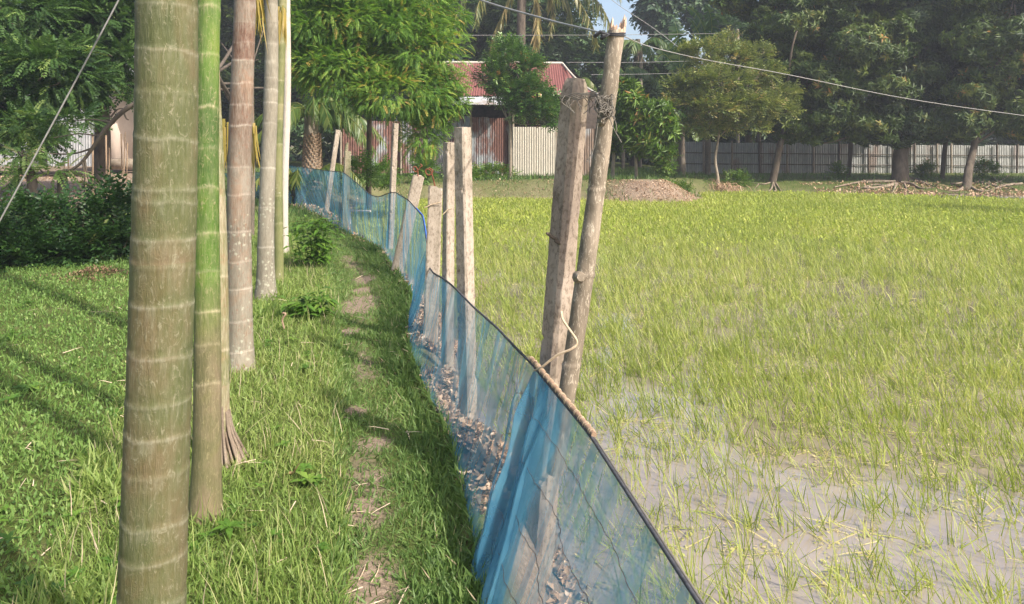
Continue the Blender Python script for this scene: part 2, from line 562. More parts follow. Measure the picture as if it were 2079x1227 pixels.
M['palm4'] = palm_mat('palm_trunk_grey', [(.2, (.125, .105, .072)), (.5, (.20, .175, .13)), (.8, (.28, .25, .195))], (.5, .46, .38), (.22, .17, .12), .2, streak=.3, lichen=.45, patch=(.24, .2, .14))
M['palm5'] = palm_mat('palm_trunk_lime', [(.2, (0.088, 0.112, 0.032)), (.5, (0.160, 0.168, 0.060)), (.8, (0.216, 0.200, 0.096))], (.40, .36, .22), (.18, .17, .08), .2, streak=.2, lichen=.1, patch=(.26, .2, .1))
M['palm6'] = palm_mat('palm_trunk_white', [(.2, (.34, .29, .24)), (.5, (.48, .42, .36)), (.8, (.56, .5, .43))], (.56, .5, .42), (.3, .25, .2), .1, patch=(.4, .34, .27))
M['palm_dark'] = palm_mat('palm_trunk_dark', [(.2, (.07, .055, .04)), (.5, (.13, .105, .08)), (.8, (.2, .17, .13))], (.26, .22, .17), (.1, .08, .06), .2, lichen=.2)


def bamboo_mat():
    m, nt, nd, lk, bs = new_mat('weathered_bamboo')
    vec = mapping(nt, (1, 1, .25))
    n1 = noise_node(nt, 12, 6, .65, vec, .5)
    r1 = ramp(nd, [(.32, (.12, .095, .065)), (.5, (.20, .16, .115)), (.62, (.28, .225, .165)), (.75, (.4, .33, .25))])
    lk.new(n1.outputs[0], r1.inputs[0])
    n2 = noise_node(nt, 70, 5, .75, mapping(nt, (1, 1, .3)), 1.5)
    r2 = ramp(nd, [(.54, (0, 0, 0)), (.62, (1, 1, 1))])
    lk.new(n2.outputs[0], r2.inputs[0])
    c = mixc(nt, math_n(nt, 'MULTIPLY', r2.outputs[0], .6), r1.outputs[0], (.62, .54, .42))
    c = mixc(nt, attr(nt, 'a'), c, (.66, .44, .30))
    lk.new(c, bs.inputs['Base Color'])
    bs.inputs['Roughness'].default_value = .75
    lk.new(bump(nt, n2.outputs[0], .5, .004), bs.inputs['Normal'])
    return m


M['bamboo'] = bamboo_mat()


def tin_mat(name, zinc0, zinc1, rust0, rust1, amount, scale=1.2, metal=.25, rough=.55):
    m, nt, nd, lk, bs = new_mat(name)
    n1 = noise_node(nt, scale, 5, .6, mapping(nt, (1, 1, .45), 'Object'))
    f = math_n(nt, 'ADD', n1.outputs[0], math_n(nt, 'MULTIPLY', math_n(nt, 'SUBTRACT', attr(nt), .5), .35))
    r1 = ramp(nd, [(.62 - amount * .5, (0, 0, 0)), (.70 - amount * .42, (1, 1, 1))])
    lk.new(f, r1.inputs[0])
    n2 = noise_node(nt, scale * 9, 5, .7, mapping(nt, (1, 1, .4)))
    rz = ramp(nd, [(.3, zinc0), (.7, zinc1)]); lk.new(n2.outputs[0], rz.inputs[0])
    rr = ramp(nd, [(.3, rust0), (.7, rust1)]); lk.new(n2.outputs[0], rr.inputs[0])
    c = mixc(nt, r1.outputs[0], rz.outputs[0], rr.outputs[0])
    lk.new(c, bs.inputs['Base Color'])
    bs.inputs['Roughness'].default_value = rough
    bs.inputs['Metallic'].default_value = metal
    return m


M['roof_red'] = tin_mat('red_rusty_tin', (.34, .27, .25), (.44, .36, .34), (.14, .042, .036), (.22, .085, .068), .85, 1.6, 0, .6)
M['tin_rust'] = tin_mat('rusty_tin', (.22, .25, .27), (.38, .40, .40), (.09, .045, .035), (.22, .105, .08), .34, 1.6, .15)
M['tin_pale'] = tin_mat('pale_tin', (.40, .37, .31), (.54, .49, .41), (.26, .16, .10), (.36, .22, .14), .02, 1.2, .0)
M['tin_grey'] = tin_mat('grey_tin', (.27, .28, .29), (.42, .42, .42), (.18, .13, .1), (.28, .2, .15), .18, 1.0, .15)
M['tin_fence'] = tin_mat('fence_tin', (.26, .27, .26), (.39, .39, .37), (.20, .16, .14), (.29, .235, .2), .18, .9, .1)

# terrain
m, nt, nd, lk, bs = new_mat('ground_soil')
tc = nt.nodes.new('ShaderNodeNewGeometry').outputs['Position']
na = noise_node(nt, 2.3, 6, .65, tc)
nb_ = noise_node(nt, 40, 5, .7, tc)
rg = ramp(nd, [(.3, (.06, .085, .02)), (.55, (.10, .12, .035)), (.75, (.16, .14, .07))]); lk.new(na.outputs[0], rg.inputs[0])
rd = ramp(nd, [(.28, (.13, .092, .064)), (.5, (.26, .195, .143)), (.72, (.37, .29, .22))]); lk.new(nb_.outputs[0], rd.inputs[0])
c = mixc(nt, attr(nt, 'a'), rg.outputs[0], rd.outputs[0])
lk.new(c, bs.inputs['Base Color'])
bs.inputs['Roughness'].default_value = .95
bs.inputs['Specular IOR Level'].default_value = .1
lk.new(bump(nt, math_n(nt, 'ADD', nb_.outputs[0], math_n(nt, 'MULTIPLY', na.outputs[0], .5)), .7, .03), bs.inputs['Normal'])
M['ground'] = m

# muddy water
m, nt, nd, lk, bs = new_mat('muddy_water')
pos = nt.nodes.new('ShaderNodeNewGeometry').outputs['Position']
n1 = noise_node(nt, .9, 4, .6, pos)
r1 = ramp(nd, [(.3, (.23, .185, .145)), (.7, (.31, .26, .21))]); lk.new(n1.outputs[0], r1.inputs[0])
lk.new(r1.outputs[0], bs.inputs['Base Color'])
bs.inputs['Roughness'].default_value = .05
bs.inputs['Specular IOR Level'].default_value = .9
bs.inputs['Coat Weight'].default_value = 1.0
bs.inputs['Coat Roughness'].default_value = .02
bs.inputs['Coat IOR'].default_value = 1.33
n2 = noise_node(nt, 9, 3, .5, pos, .3)
lk.new(bump(nt, n2.outputs[0], .06, .02), bs.inputs['Normal'])
M['water'] = m

# fine blue netting
m, nt, nd, lk, bs = new_mat('blue_netting')
n1 = noise_node(nt, 5, 5, .6, mapping(nt, (1, 1, .35)))
r1 = ramp(nd, [(.3, (.06, .23, .38)), (.7, (.16, .38, .50))]); lk.new(n1.outputs[0], r1.inputs[0])
df = nd.new('ShaderNodeBsdfDiffuse'); lk.new(r1.outputs[0], df.inputs[0])
tl = nd.new('ShaderNodeBsdfTranslucent'); lk.new(r1.outputs[0], tl.inputs[0])
mx = nd.new('ShaderNodeMixShader'); mx.inputs[0].default_value = .6
lk.new(df.outputs[0], mx.inputs[1]); lk.new(tl.outputs[0], mx.inputs[2])
tp = nd.new('ShaderNodeBsdfTransparent')
mx2 = nd.new('ShaderNodeMixShader')
r2 = ramp(nd, [(.25, (.40, .40, .40)), (.55, (.52, .52, .52)), (.8, (.72, .72, .72))]); lk.new(attr(nt, 'a'), r2.inputs[0])
lk.new(r2.outputs[0], mx2.inputs[0])
lk.new(tp.outputs[0], mx2.inputs[1]); lk.new(mx.outputs[0], mx2.inputs[2])
lk.new(mx2.outputs[0], nd['Material Output'].inputs[0])
M['net'] = m

# ------------------------------------------------------------------ ground, pond
W = -0.5
ND = np.array([-2, 1.0, 1.5, 2.53, 3.08, 4.07, 5.0, 6.0, 7.5, 9.06, 10.9, 13.0, 17.1, 20.0, 23.0, 28.0])
NX = np.array([0.05, -.02, -.05, -.10, -.164, -.353, -.633, -.86, -1.0, -1.45, -1.96, -3.03, -5.0, -7.6, -10.5, -15.0])


def nbx(d):
    return np.interp(d, ND, NX)


def pathleft(d):
    return np.interp(d, [0, 2.5, 7, 9, 13, 17, 25], [-.1, -.59, -1.66, -2.25, -4.0, -6.4, -12])


pond = [(nbx(d) + w_, d) for d, w_ in ((-3, .55), (1, .52), (2, .5), (3, .48), (4, .48), (5, .5), (6, .5), (7, .5), (8, .5), (9, .5), (11, .5), (13, .6))]
pond += [(-3.4, 16), (-4.2, 19), (-4.6, 22), (-4.0, 24.3), (-1.5, 24.9), (2.2, 24.7), (4.2, 23.4), (5.6, 23.3), (6.6, 25.2), (6.9, 27.5), (9, 27.9), (12.3, 28.1), (15, 27.4), (18.5, 26.9), (24, 26.5), (34, 26), (44, 20), (44, -12), (.6, -12)]
pond = np.array(pond)


def pond_sd(x, y):
    """signed distance to the pond edge, positive outside"""
    x = np.ravel(x); y = np.ravel(y)
    best = np.full(len(x), 1e9)
    inside = np.zeros(len(x), bool)
    n = len(pond)
    for i in range(n):
        ax, ay = pond[i]; bx, by = pond[(i + 1) % n]
        dx, dy = bx - ax, by - ay
        t = np.clip(((x - ax) * dx + (y - ay) * dy) / (dx * dx + dy * dy), 0, 1)
        best = np.minimum(best, np.hypot(x - ax - t * dx, y - ay - t * dy))
        if ay != by:
            c = ((ay > y) != (by > y)) & (x < (bx - ax) * (y - ay) / (by - ay) + ax)
            inside ^= c
    return np.where(inside, -best, best)


DIRT = [(752, 1165, 70, 75), (742, 1020, 60, 38), (757, 885, 44, 20), (722, 815, 30, 13), (728, 608, 42, 22), (738, 560, 26, 10), (705, 662, 24, 9), (735, 470 + 110, 22, 8), (760, 945, 30, 14)]


def dirt_mask(x, y):
    x = np.ravel(x); y = np.ravel(y)
    nz = noise2(x, y, 9, 3, 3)
    r = np.zeros(len(x))
    for px, py, rx, ry in DIRT:
        d = EYE * FPX / (py - HY)
        cx_ = (px - CX) / FPX * d
        wx = rx / FPX * d
        wy = (EYE * FPX / (py - ry - HY) - EYE * FPX / (py + ry - HY)) / 2
        q = np.sqrt(((x - cx_) / wx) ** 2 + ((y - d) / wy) ** 2)
        r = np.maximum(r, smooth(1.25, .55, q + (nz - .5) * 1.1))
    # worn line down the middle of the path
    mid = np.interp(y, [0, 2.5, 8.5, 10, 13, 17], [-.25, -.5, -1.7, -2.2, -3.7, -5.9])
    r = np.maximum(r, smooth(.17, .02, np.abs(x - mid) + (nz - .5) * .3) * smooth(.42, .66, noise2(x, y, 1.7, 9)) * .7)
    # swept yard beyond the shrubs on the left
    yard = smooth(15.5, 18, y + (nz - .5) * 1.5) * smooth(-7.5, -9.5, x + .28 * (y - 16) + (nz - .5))
    r = np.maximum(r, yard)
    return np.clip(r, 0, 1)


def height(x, y):
    sh = np.shape(x)
    x = np.ravel(x).astype(float); y = np.ravel(y).astype(float)
    sd = pond_sd(x, y)
    near = smooth(20, 15, y)
    wdt = .52 * near + (1 - near) * (1.5 + 3.0 * smooth(7, 9.5, x))
    top = np.where(y < 22, 0.0, 0.0) * np.ones(len(x))
    right = smooth(6.5, 9.5, x) * smooth(22, 26, y)
    top = top - .22 * right
    t = smooth(-.06, 1, sd / wdt)
    lo = W - .22
    z = lo + (top - lo) * np.where(sd > 0, np.maximum(t, .0), 0)
    z = np.where(sd > 0, W - .03 + (top - W + .03) * smooth(0, 1, sd / wdt), W - .03 - .35 * smooth(0, .8, -sd))
    off = x - nbx(y)
    z += .19 * np.exp(-((off - .27) / .15) ** 2) * np.maximum(smooth(3.0, 3.4, y) * smooth(4.6, 4.1, y), .8 * smooth(4.8, 5.3, y) * smooth(7.8, 6.8, y)) * (off > -.02)
    # earth mound on the far bank
    z += .15 * np.exp(-(((x - 4.5) / 1.7) ** 2 + ((y - 25.6) / 1.0) ** 2)) + .12 * np.exp(-(((x - 1.0) / 2.5) ** 2 + ((y - 26.2) / .8) ** 2))
    # trodden path sits a little lower
    pl = pathleft(y)
    inpath = smooth(pl - .04, pl + .05, x) * smooth(.6, .4, sd * 0 + np.where(x > nbx(y) - .02, 1, 0)) * (y < 14) * (sd > .3)
    z -= .05 * inpath
    out = sd > .3
    z += np.where(out, (noise2(x, y, .8, 21) - .5) * .05 * (y > 0) + (noise2(x, y, 5, 23) - .5) * .018, 0)
    z += smooth(60, 200, np.hypot(x, y)) * 1.0
    return z.reshape(sh)


def axis(lo, hi, segs):
    a = []
    for s0, s1, st in segs:
        a.append(np.arange(s0, s1, st))
    a = np.concatenate([[lo * 1.0]] + a + [[hi]])
    return np.unique(np.round(a, 4))


xs = axis(-400, 400, [(-300, -60, 40), (-60, -16, 3), (-16, -5, .4), (-5, -2.5, .12), (-2.5, 1.0, .04), (1.0, 8, .35), (8, 22, .6), (22, 60, 4), (60, 300, 40)])
ys = axis(-60, 600, [(-40, -2, 4), (-2, 1.5, .25), (1.5, 7, .05), (7, 14, .1), (14, 30, .22), (30, 45, .8), (45, 100, 6), (100, 500, 50)])
gx, gy = np.meshgrid(xs, ys)
gz = height(gx, gy)
nx_, ny_ = len(xs), len(ys)
I = (np.arange(ny_ - 1)[:, None] * nx_ + np.arange(nx_ - 1)[None]).ravel()
Fg = np.stack([I, I + 1, I + nx_ + 1, I + nx_], 1)
sdg = pond_sd(gx, gy)
dm = dirt_mask(gx, gy)
bank_far = smooth(2.2, .3, sdg) * (gy.ravel() > 20)
mnd = np.exp(-(((gx.ravel() - 4.8) / 1.8) ** 2 + ((gy.ravel() - 24.6) / 1.1) ** 2)) * 1.3
dm = np.clip(np.maximum.reduce([dm, smooth(.42, .25, sdg), bank_far * .45 * noise2(gx, gy, 1.2, 5).ravel() * 1.6, mnd]), 0, 1)
g = MB().add(np.stack([gx.ravel(), gy.ravel(), gz.ravel()], 1), Fg, .5, dm)
tag(g.build('ground', M['ground'], origin=(0, 0, 0)), kind='structure')

wm = MB()
wx = np.linspace(-8, 46, 40); wy = np.linspace(-13, 30, 40)
qx, qy = np.meshgrid(wx, wy)
I = (np.arange(39)[:, None] * 40 + np.arange(39)[None]).ravel()
wm.add(np.stack([qx.ravel(), qy.ravel(), np.full(qx.size, W)], 1), np.stack([I, I + 1, I + 41, I + 40], 1))
tag(wm.build('paddy_water', M['water'], origin=(0, 0, 0)), kind='structure')


def ground_z(x, y):
    return float(height(np.array([x]), np.array([y]))[0])


# ------------------------------------------------------------------ grass
def fan(n, r0, r1, a0, a1, fall=1.0):
    """points round the standing point, thinning out with distance; angles from straight ahead, degrees"""
    u = U(0, 1, n)
    e = 2 - fall
    r = (r0 ** e + u * (r1 ** e - r0 ** e)) ** (1 / e)
    a = np.radians(U(a0, a1, n))
    return r * np.sin(a), r * np.cos(a)


def lean_dirs(n, lean, bias=(0, 0)):
    a = U(0, 2 * PI, n)
    l = np.abs(N(0, lean, n))
    return np.stack([np.cos(a) * l + bias[0], np.sin(a) * l + bias[1], np.ones(n)], 1)


def grass_patch(mb, x, y, hgt, lean, proto, vbase, seed):
    n = len(x)
    z = height(x, y) - .004
    d = lean_dirs(n, lean)
    up = np.stack([U(-1, 1, n), U(-1, 1, n), np.full(n, .1)], 1)
    R = frames(d, up)
    v = np.clip(vbase + (noise2(x, y, 1.6, seed) - .5) * .5 + (noise2(x, y, .5, seed + 5) - .5) * .4 + N(0, .13, n), 0, 1)
    scatter(mb, proto, np.stack([x, y, z], 1), R, hgt, v)


gm = MB()
# path grass
x, y = fan(520000, 1.2, 17, -62, 6, 1.25)
keep = (x > pathleft(y) - .02) & (x < nbx(y) + .02 + .1 * (y < 0))
x, y = x[keep], y[keep]
keep = (U(0, 1, len(x)) > dirt_mask(x, y) * .86) & (U(0, 1, len(x)) < .5 + .8 * noise2(x, y, 3, 40))
x, y = x[keep][:125000], y[keep][:125000]
edge = smooth(.35, .05, np.abs(nbx(y) - x)) + .6 * smooth(.25, .0, np.abs(pathleft(y) - x))
h = U(.02, .045, len(x)) * (1 + .7 * edge) * (1 + .04 * y) * (.7 + .6 * noise2(x, y, 4, 77))
grass_patch(gm, x, y, h, 1.3, blade(.13, .35), .40, 50)
k = U(0, 1, len(x)) < .05
grass_patch(gm, x[k], y[k], h[k] * 1.3, 2.5, blade(.05, .1), 1.0, 51)
tag(gm.build('path_grass', M['grass'], origin=(0, 0, 0)), 'short trodden green grass on the footpath beside the net', 'grass', kind='stuff')

gm = MB()
x, y = fan(380000, 1.2, 17, -75, -10, 1.2)
keep = (x < pathleft(y) + .04) & (x > pathleft(y) * 1.0 - .75 - .13 * y)
x, y = x[keep][:125000], y[keep][:125000]
h = U(.022, .06, len(x)) * (.6 + .9 * noise2(x, y, 2.2, 78)) * (1 + .03 * y) * (1 + 1.1 * smooth(.58, .75, noise2(x, y, 1.5, 178)))
grass_patch(gm, x, y, h, .95, blade(.10, .4), .48, 60)
# a few tall thin stalks
k = U(0, 1, len(x)) < .03
grass_patch(gm, x[k], y[k], U(.08, .20, k.sum()), .35, blade(.022, .3), .9, 61)
tag(gm.build('verge_grass', M['grass_long'], origin=(0, 0, 0)), 'long bright grass between the palm trunks and the footpath', 'grass', kind='stuff')

gm = MB()
x, y = fan(480000, 1.4, 17, -80, -12, 1.15)
keep = (x <= pathleft(y) - .7 - .13 * y) & (U(0, 1, len(x)) > dirt_mask(x, y))
x, y = x[keep][:180000], y[keep][:180000]
h = U(.022, .046, len(x)) * (.7 + .6 * noise2(x, y, 3, 79)) * (1 + .05 * y)
n = len(x)
half = U(0, 1, n) < .62
grass_patch(gm, x[half], y[half], h[half] * 1.25, .9, blade_tri(.13, .3), .45, 70)
# round little leaves of the ground cover
i = ~half
d = lean_dirs(i.sum(), 1.1)
scatter(gm, leaf2(.62, .05, .1), np.stack([x[i], y[i], height(x[i], y[i]) + h[i] * U(.1, .8, i.sum())], 1), frames(d), h[i] * .52, np.clip(.5 + (noise2(x[i], y[i], 1.1, 72) - .5) * .7 + N(0, .15, i.sum()), 0, 1))
tag(gm.build('lawn_grass', M['clover'], origin=(0, 0, 0)), 'low bright green ground cover on the lawn behind the palms', 'grass', kind='stuff')

gm = MB()
# scrub grass on far banks and round the buildings
x = U(-16, 30, 60000); y = U(13, 37, 60000)
sd = pond_sd(x, y)
keep = (sd > .15) & (U(0, 1, len(x)) > dirt_mask(x, y) * .93) & ((y > 22) | (x < nbx(y) + .2)) & (noise2(x, y, .9, 81) > .36)
keep &= ~((np.exp(-(((x - 5.2) / 1.5) ** 2 + ((y - 24.5) / 1.0) ** 2)) > .4) & (U(0, 1, len(x)) < .93))
x, y = x[keep], y[keep]
k_ = ~((x > 7) & (U(0, 1, len(x)) < .6))
x, y = x[k_], y[k_]
h = U(.08, .26, len(x)) * (.5 + noise2(x, y, 1.5, 82))
grass_patch(gm, x, y, h, .6, blade(.10, .35), .22, 83)
tag(gm.build('bank_grass', M['grass'], origin=(0, 0, 0)), 'rough grass and weeds on the far bank in front of the fence', 'grass', kind='stuff')

gm = MB()
x, y = fan(1500, 1.6, 9, -70, -8, 1.0)
keep = (x < pathleft(y) - .05) & (noise2(x, y, 1.3, 130) > .5)
x, y = x[keep][:260], y[keep][:260]
for k in range(len(x)):
    m_ = int(U(5, 9)); a = np.arange(m_) * 2.4 + U(0, 6)
    c_ = np.array([x[k], y[k], ground_z(x[k], y[k]) + U(.01, .05)])
    D = np.stack([np.cos(a), np.sin(a), U(.1, .7, m_)], 1)
    scatter(gm, leaf4(U(.3, .6), .05, .3), np.tile(c_, (m_, 1)), frames(D, np.tile([0, 0, 1.0], (m_, 1))), U(.03, .075) * U(.7, 1.1, m_), np.clip(U(.2, .9) + N(0, .1, m_), 0, 1))
x, y = fan(1500, 1.6, 9, -70, 4, 1.0)
keep = (x < nbx(y) - .05)
x, y = x[keep][:330], y[keep][:330]
n = len(x)
scatter(gm, blade(.045, .12), np.stack([x, y, height(x, y) + U(.02, .045, n)], 1), frames(np.stack([N(0, 1, n), N(0, 1, n), N(0, .15, n)], 1)), U(.05, .16, n), .97, 1)
tag(gm.build('lawn_weeds', [M['weed'], M['litter']], origin=(0, 0, 0)), 'small broad leaved weeds and dry straw mixed in the lawn and verge', 'weeds', kind='stuff')

# ------------------------------------------------------------------ rice and what floats on the water
def rice_tuft_mb(nb, r, dense=False):
    mb = MB()
    for i in range(nb):
        L = r.uniform(.10, .33) if r.random() < .75 else r.uniform(.33, .47)
        lean = r.uniform(.05, .75)
        a = r.uniform(0, 2 * PI)
        d = np.array([[math.cos(a) * lean - .22, math.sin(a) * lean + .05, 1.0]])
        kink = r.random() < .3
        pr = blade(.0042 / L * r.uniform(.8, 1.5), r.uniform(.05, .5) if not kink else .8)
        up = np.array([[r.uniform(-1, 1), r.uniform(-1, 1), .1]])
        scatter(mb, pr, np.array([[r.uniform(-.02, .02), r.uniform(-.02, .02), -.02]]), frames(d, up), L, r.uniform(.1, .95))
    return mb


r_ = np.random.default_rng(5)
tufts = [rice_tuft_mb(int(r_.integers(3, 8)), r_).mesh('rice_plant', M['rice'], False) for _ in range(14)]
x, y = fan(1900, 2.2, 8.2, 2, 52, .5)
sd = pond_sd(x, y)
clump = noise2(x, y, 1.6, 91)
keep = (sd < -.12) & (clump > .30)
x, y = x[keep], y[keep]
o_ = np.argsort(np.hypot(x, y))
near_i, rest_i = o_[:300], o_[300:]
for k, i in enumerate(near_i):
    o = bpy.data.objects.new('rice_plant', tufts[k % 14])
    COL.objects.link(o)
    o.location = (x[i], y[i], W)
    s = float(U(.8, 1.25))
    o.scale = (s, s, s)
    o.rotation_euler = (0, 0, float(N(0, .5)))
    tag(o, 'thin green rice seedling standing in the open muddy water nearest the blue net', 'rice plant', 'rice seedlings in the nearest open water')

rm = MB()


def rice_blades(mb, x, y, L, vb, w=.006, lean=.45, wd=None):
    n = len(x)
    d = lean_dirs(n, lean, (-.2, .05))
    up = np.stack([U(-1, 1, n), U(-1, 1, n), np.full(n, .1)], 1)
    sc = np.stack([L * 0 + w / .05 * (1 if wd is None else wd), L, L], 1)
    v = np.clip(vb + (noise2(x, y, .5, 95) - .5) * .5 + N(0, .2, n), 0, 1)
    scatter(mb, blade(.05, .3), np.stack([x, y, np.full(n, W - .01)], 1), frames(d, up), sc, v)


# plants beyond the nearest 300, each a spray of blades
px_, py_ = x[rest_i], y[rest_i]
x2, y2 = fan(31000, 5.0, 29, -16, 52, .55)
sd = pond_sd(x2, y2)
keep = (sd < -.1) & (U(0, 1, len(x2)) < .55 + 2.2 * (noise2(x2, y2, .9, 92) - .45) + .05 * (np.hypot(x2, y2) - 5))
px_ = np.concatenate([px_, x2[keep]]); py_ = np.concatenate([py_, y2[keep]])
nb = 6
bx = np.repeat(px_, nb) + N(0, .035, len(px_) * nb); by = np.repeat(py_, nb) + N(0, .035, len(px_) * nb)
dist = np.hypot(bx, by)
rice_blades(rm, bx, by, U(.07, .25, len(bx)), .45, .0042, .6, 1 + dist * .08)
tag(rm.build('rice_seedlings', M['rice'], origin=(0, 0, 0)), 'dense green rice seedlings covering the flooded field farther out', 'rice', kind='stuff')

fm = MB()
x, y = fan(90000, 9, 30, -16, 52, .5)
sd = pond_sd(x, y)
prob = smooth(12, 21, y) * .97
keep = (sd < 0) & (U(0, 1, len(x)) < prob)
x, y = x[keep], y[keep]
n = len(x)
d = lean_dirs(n, 1.2)
scatter(fm, leaf2(.5, .06, .1), np.stack([x, y, W + U(.0, .07, n)], 1), frames(d), U(.05, .11, n), np.clip(.55 + (noise2(x, y, .35, 96) - .5) * .8 + N(0, .18, n), 0, 1))
tag(fm.build('floating_weed', M['weedmat'], origin=(0, 0, 0)), 'yellow green mat of water weed along the far shore', 'water weed', kind='stuff')

fm = MB()
x, y = fan(2600, 2.2, 12, 0, 52, .9)
keep = (pond_sd(x, y) < -.05) & (noise2(x, y, 2.6, 97) > .52)
cx0, cy0 = np.repeat(x[keep], 9), np.repeat(y[keep], 9)
x = cx0 + N(0, .035, len(cx0)); y = cy0 + N(0, .022, len(cx0))
n = len(x)
d = np.stack([N(0, 1, n), N(0, 1, n), np.abs(N(0, .25, n))], 1)
k = U(0, 1, n) < .22
scatter(fm, leaf2(.6, .08, .05), np.stack([x[~k], y[~k], np.full((~k).sum(), W + .006)], 1), frames(d[~k]), U(.012, .028, (~k).sum()), np.clip(N(.8, .2, (~k).sum()), 0, 1))
scatter(fm, blade(.035, .1), np.stack([x[k], y[k], np.full(k.sum(), W + .006)], 1), frames(d[k]), U(.08, .22, k.sum()), np.clip(N(.85, .2, k.sum()), 0, 1))
tag(fm.build('floating_scraps', M['rice'], origin=(0, 0, 0)), 'yellowed scraps of leaf and straw floating on the muddy water', 'plant scraps', kind='stuff')

# ------------------------------------------------------------------ leaf litter behind the net and on the far bank
def litter(name, x, y, size, label, lift=.0, heap=None):
    mb = MB()
    n = len(x)
    z = height(x, y) + U(0, .015, n) + lift
    if heap is not None: z = z + heap * U(.2, 1, n)
    d = np.stack([N(0, 1, n), N(0, 1, n), N(0, .55, n)], 1)
    pr = leaf4(.55, .22, -.15)
    scatter(mb, pr, np.stack([x, y, z], 1), frames(d), size, np.clip(N(.55, .25, n), 0, 1))
    return tag(mb.build(name, M['litter'], origin=(0, 0, 0)), label, 'leaf litter', kind='stuff')


def along_net(n, d0, d1, s0, s1):
    d = U(d0, d1, n)
    off = U(s0, s1, n)
    return nbx(d) + off, d


xa, ya = along_net(8500, 3.1, 4.7, .02, .58)
ka = noise2(xa, ya, 2.4, 101) > .40
xb, yb = along_net(8500, 4.7, 7.6, .02, .50)
kb = noise2(xb, yb, 1.8, 102) > .43
mbx = np.concatenate([xa[ka], xb[kb]]); mby = np.concatenate([ya[ka], yb[kb]])
off = mbx - nbx(mby)
litter('leaf_litter', mbx, mby, U(.026, .058, len(mbx)), 'pale brown dead leaves piled on the mud behind the net', .0, .16 * smooth(.0, .12, off) * smooth(.55, .25, off) * noise2(mbx, mby, 2.0, 106))
x, y = along_net(2600, 8.0, 17.5, .0, .5)
litter('leaf_litter', x, y, U(.04, .09, len(x)), 'dry leaf litter along the far foot of the net')
x = np.concatenate([U(-5, 7.2, 8000), U(2.7, 6.5, 5000)]); y = U(23, 27.2, 13000)
k = (pond_sd(x, y) > .02) & (pond_sd(x, y) < 1.5) & ((noise2(x, y, 1.3, 103) > .46) | (np.abs(x - 4.6) < 1.9))
x, y = x[k], y[k]
litter('leaf_litter', x, y, U(.025, .075, len(x)), 'dead leaves and crumbled soil on the bank before the house')
x = U(-22, -8, 6000); y = U(16.5, 31, 6000)
k = (dirt_mask(x, y) > .5) & (noise2(x, y, .8, 104) > .42)
litter('leaf_litter', x[k], y[k], U(.05, .12, k.sum()), 'dry leaves scattered over the bare yard beyond the shrubs')
x = U(12, 24, 5000); y = U(27.2, 31, 5000)
k = (pond_sd(x, y) > .1) & (noise2(x, y, 1.0, 105) > .48)
litter('leaf_litter', x[k], y[k], U(.06, .16, k.sum()), 'dry leaves among the roots under the big trees')


# ------------------------------------------------------------------ palm trunks
def areca_frond(mb, base, dirv, L, hang=.55, n=26, ll=.5, v=.45, w=.06):
    """a feather frond arching out from base"""
    dirv = np.array(dirv, float); dirv /= np.linalg.norm(dirv)
    t = np.linspace(0, 1, 14)
    hor = np.array([dirv[0], dirv[1], 0]); hor /= np.linalg.norm(hor) + 1e-9
    pts = base + L * (t[:, None] * dirv * (1 - .35 * t[:, None]) + np.array([0, 0, -1]) * hang * (t[:, None] ** 2.2) + hor * .25 * t[:, None] ** 2)
    tube(mb, pts, np.linspace(.022, .005, 14) * L / 2, 5, .8, 0)
    tt = np.repeat(np.linspace(.16, .99, n), 2)
    P0 = np.stack([np.interp(tt, t, pts[:, k]) for k in range(3)], 1)
    tan = np.gradient(pts, axis=0); tan /= np.linalg.norm(tan, axis=1)[:, None]
    T = np.stack([np.interp(tt, t, tan[:, k]) for k in range(3)], 1)
    side = np.cross(T, [0, 0, 1.0]); side /= np.linalg.norm(side, axis=1)[:, None] + 1e-9
    s = np.where(np.arange(len(tt)) % 2 == 0, 1, -1)[:, None]
    D = side * s * .75 + T * .75 + np.array([0, 0, -1]) * (.35 + hang * .7) + N(0, .1, (len(tt), 3))
    LL = ll * (.55 + .75 * np.sin(PI * np.clip(tt, .08, .97))) * U(.85, 1.1, len(tt))
    R = frames(D, np.cross(D, T) * s + N(0, .2, D.shape))
    scatter(mb, blade(w / ll, .28), P0, R, LL, np.clip(v + N(0, .15, len(tt)), 0, 1))


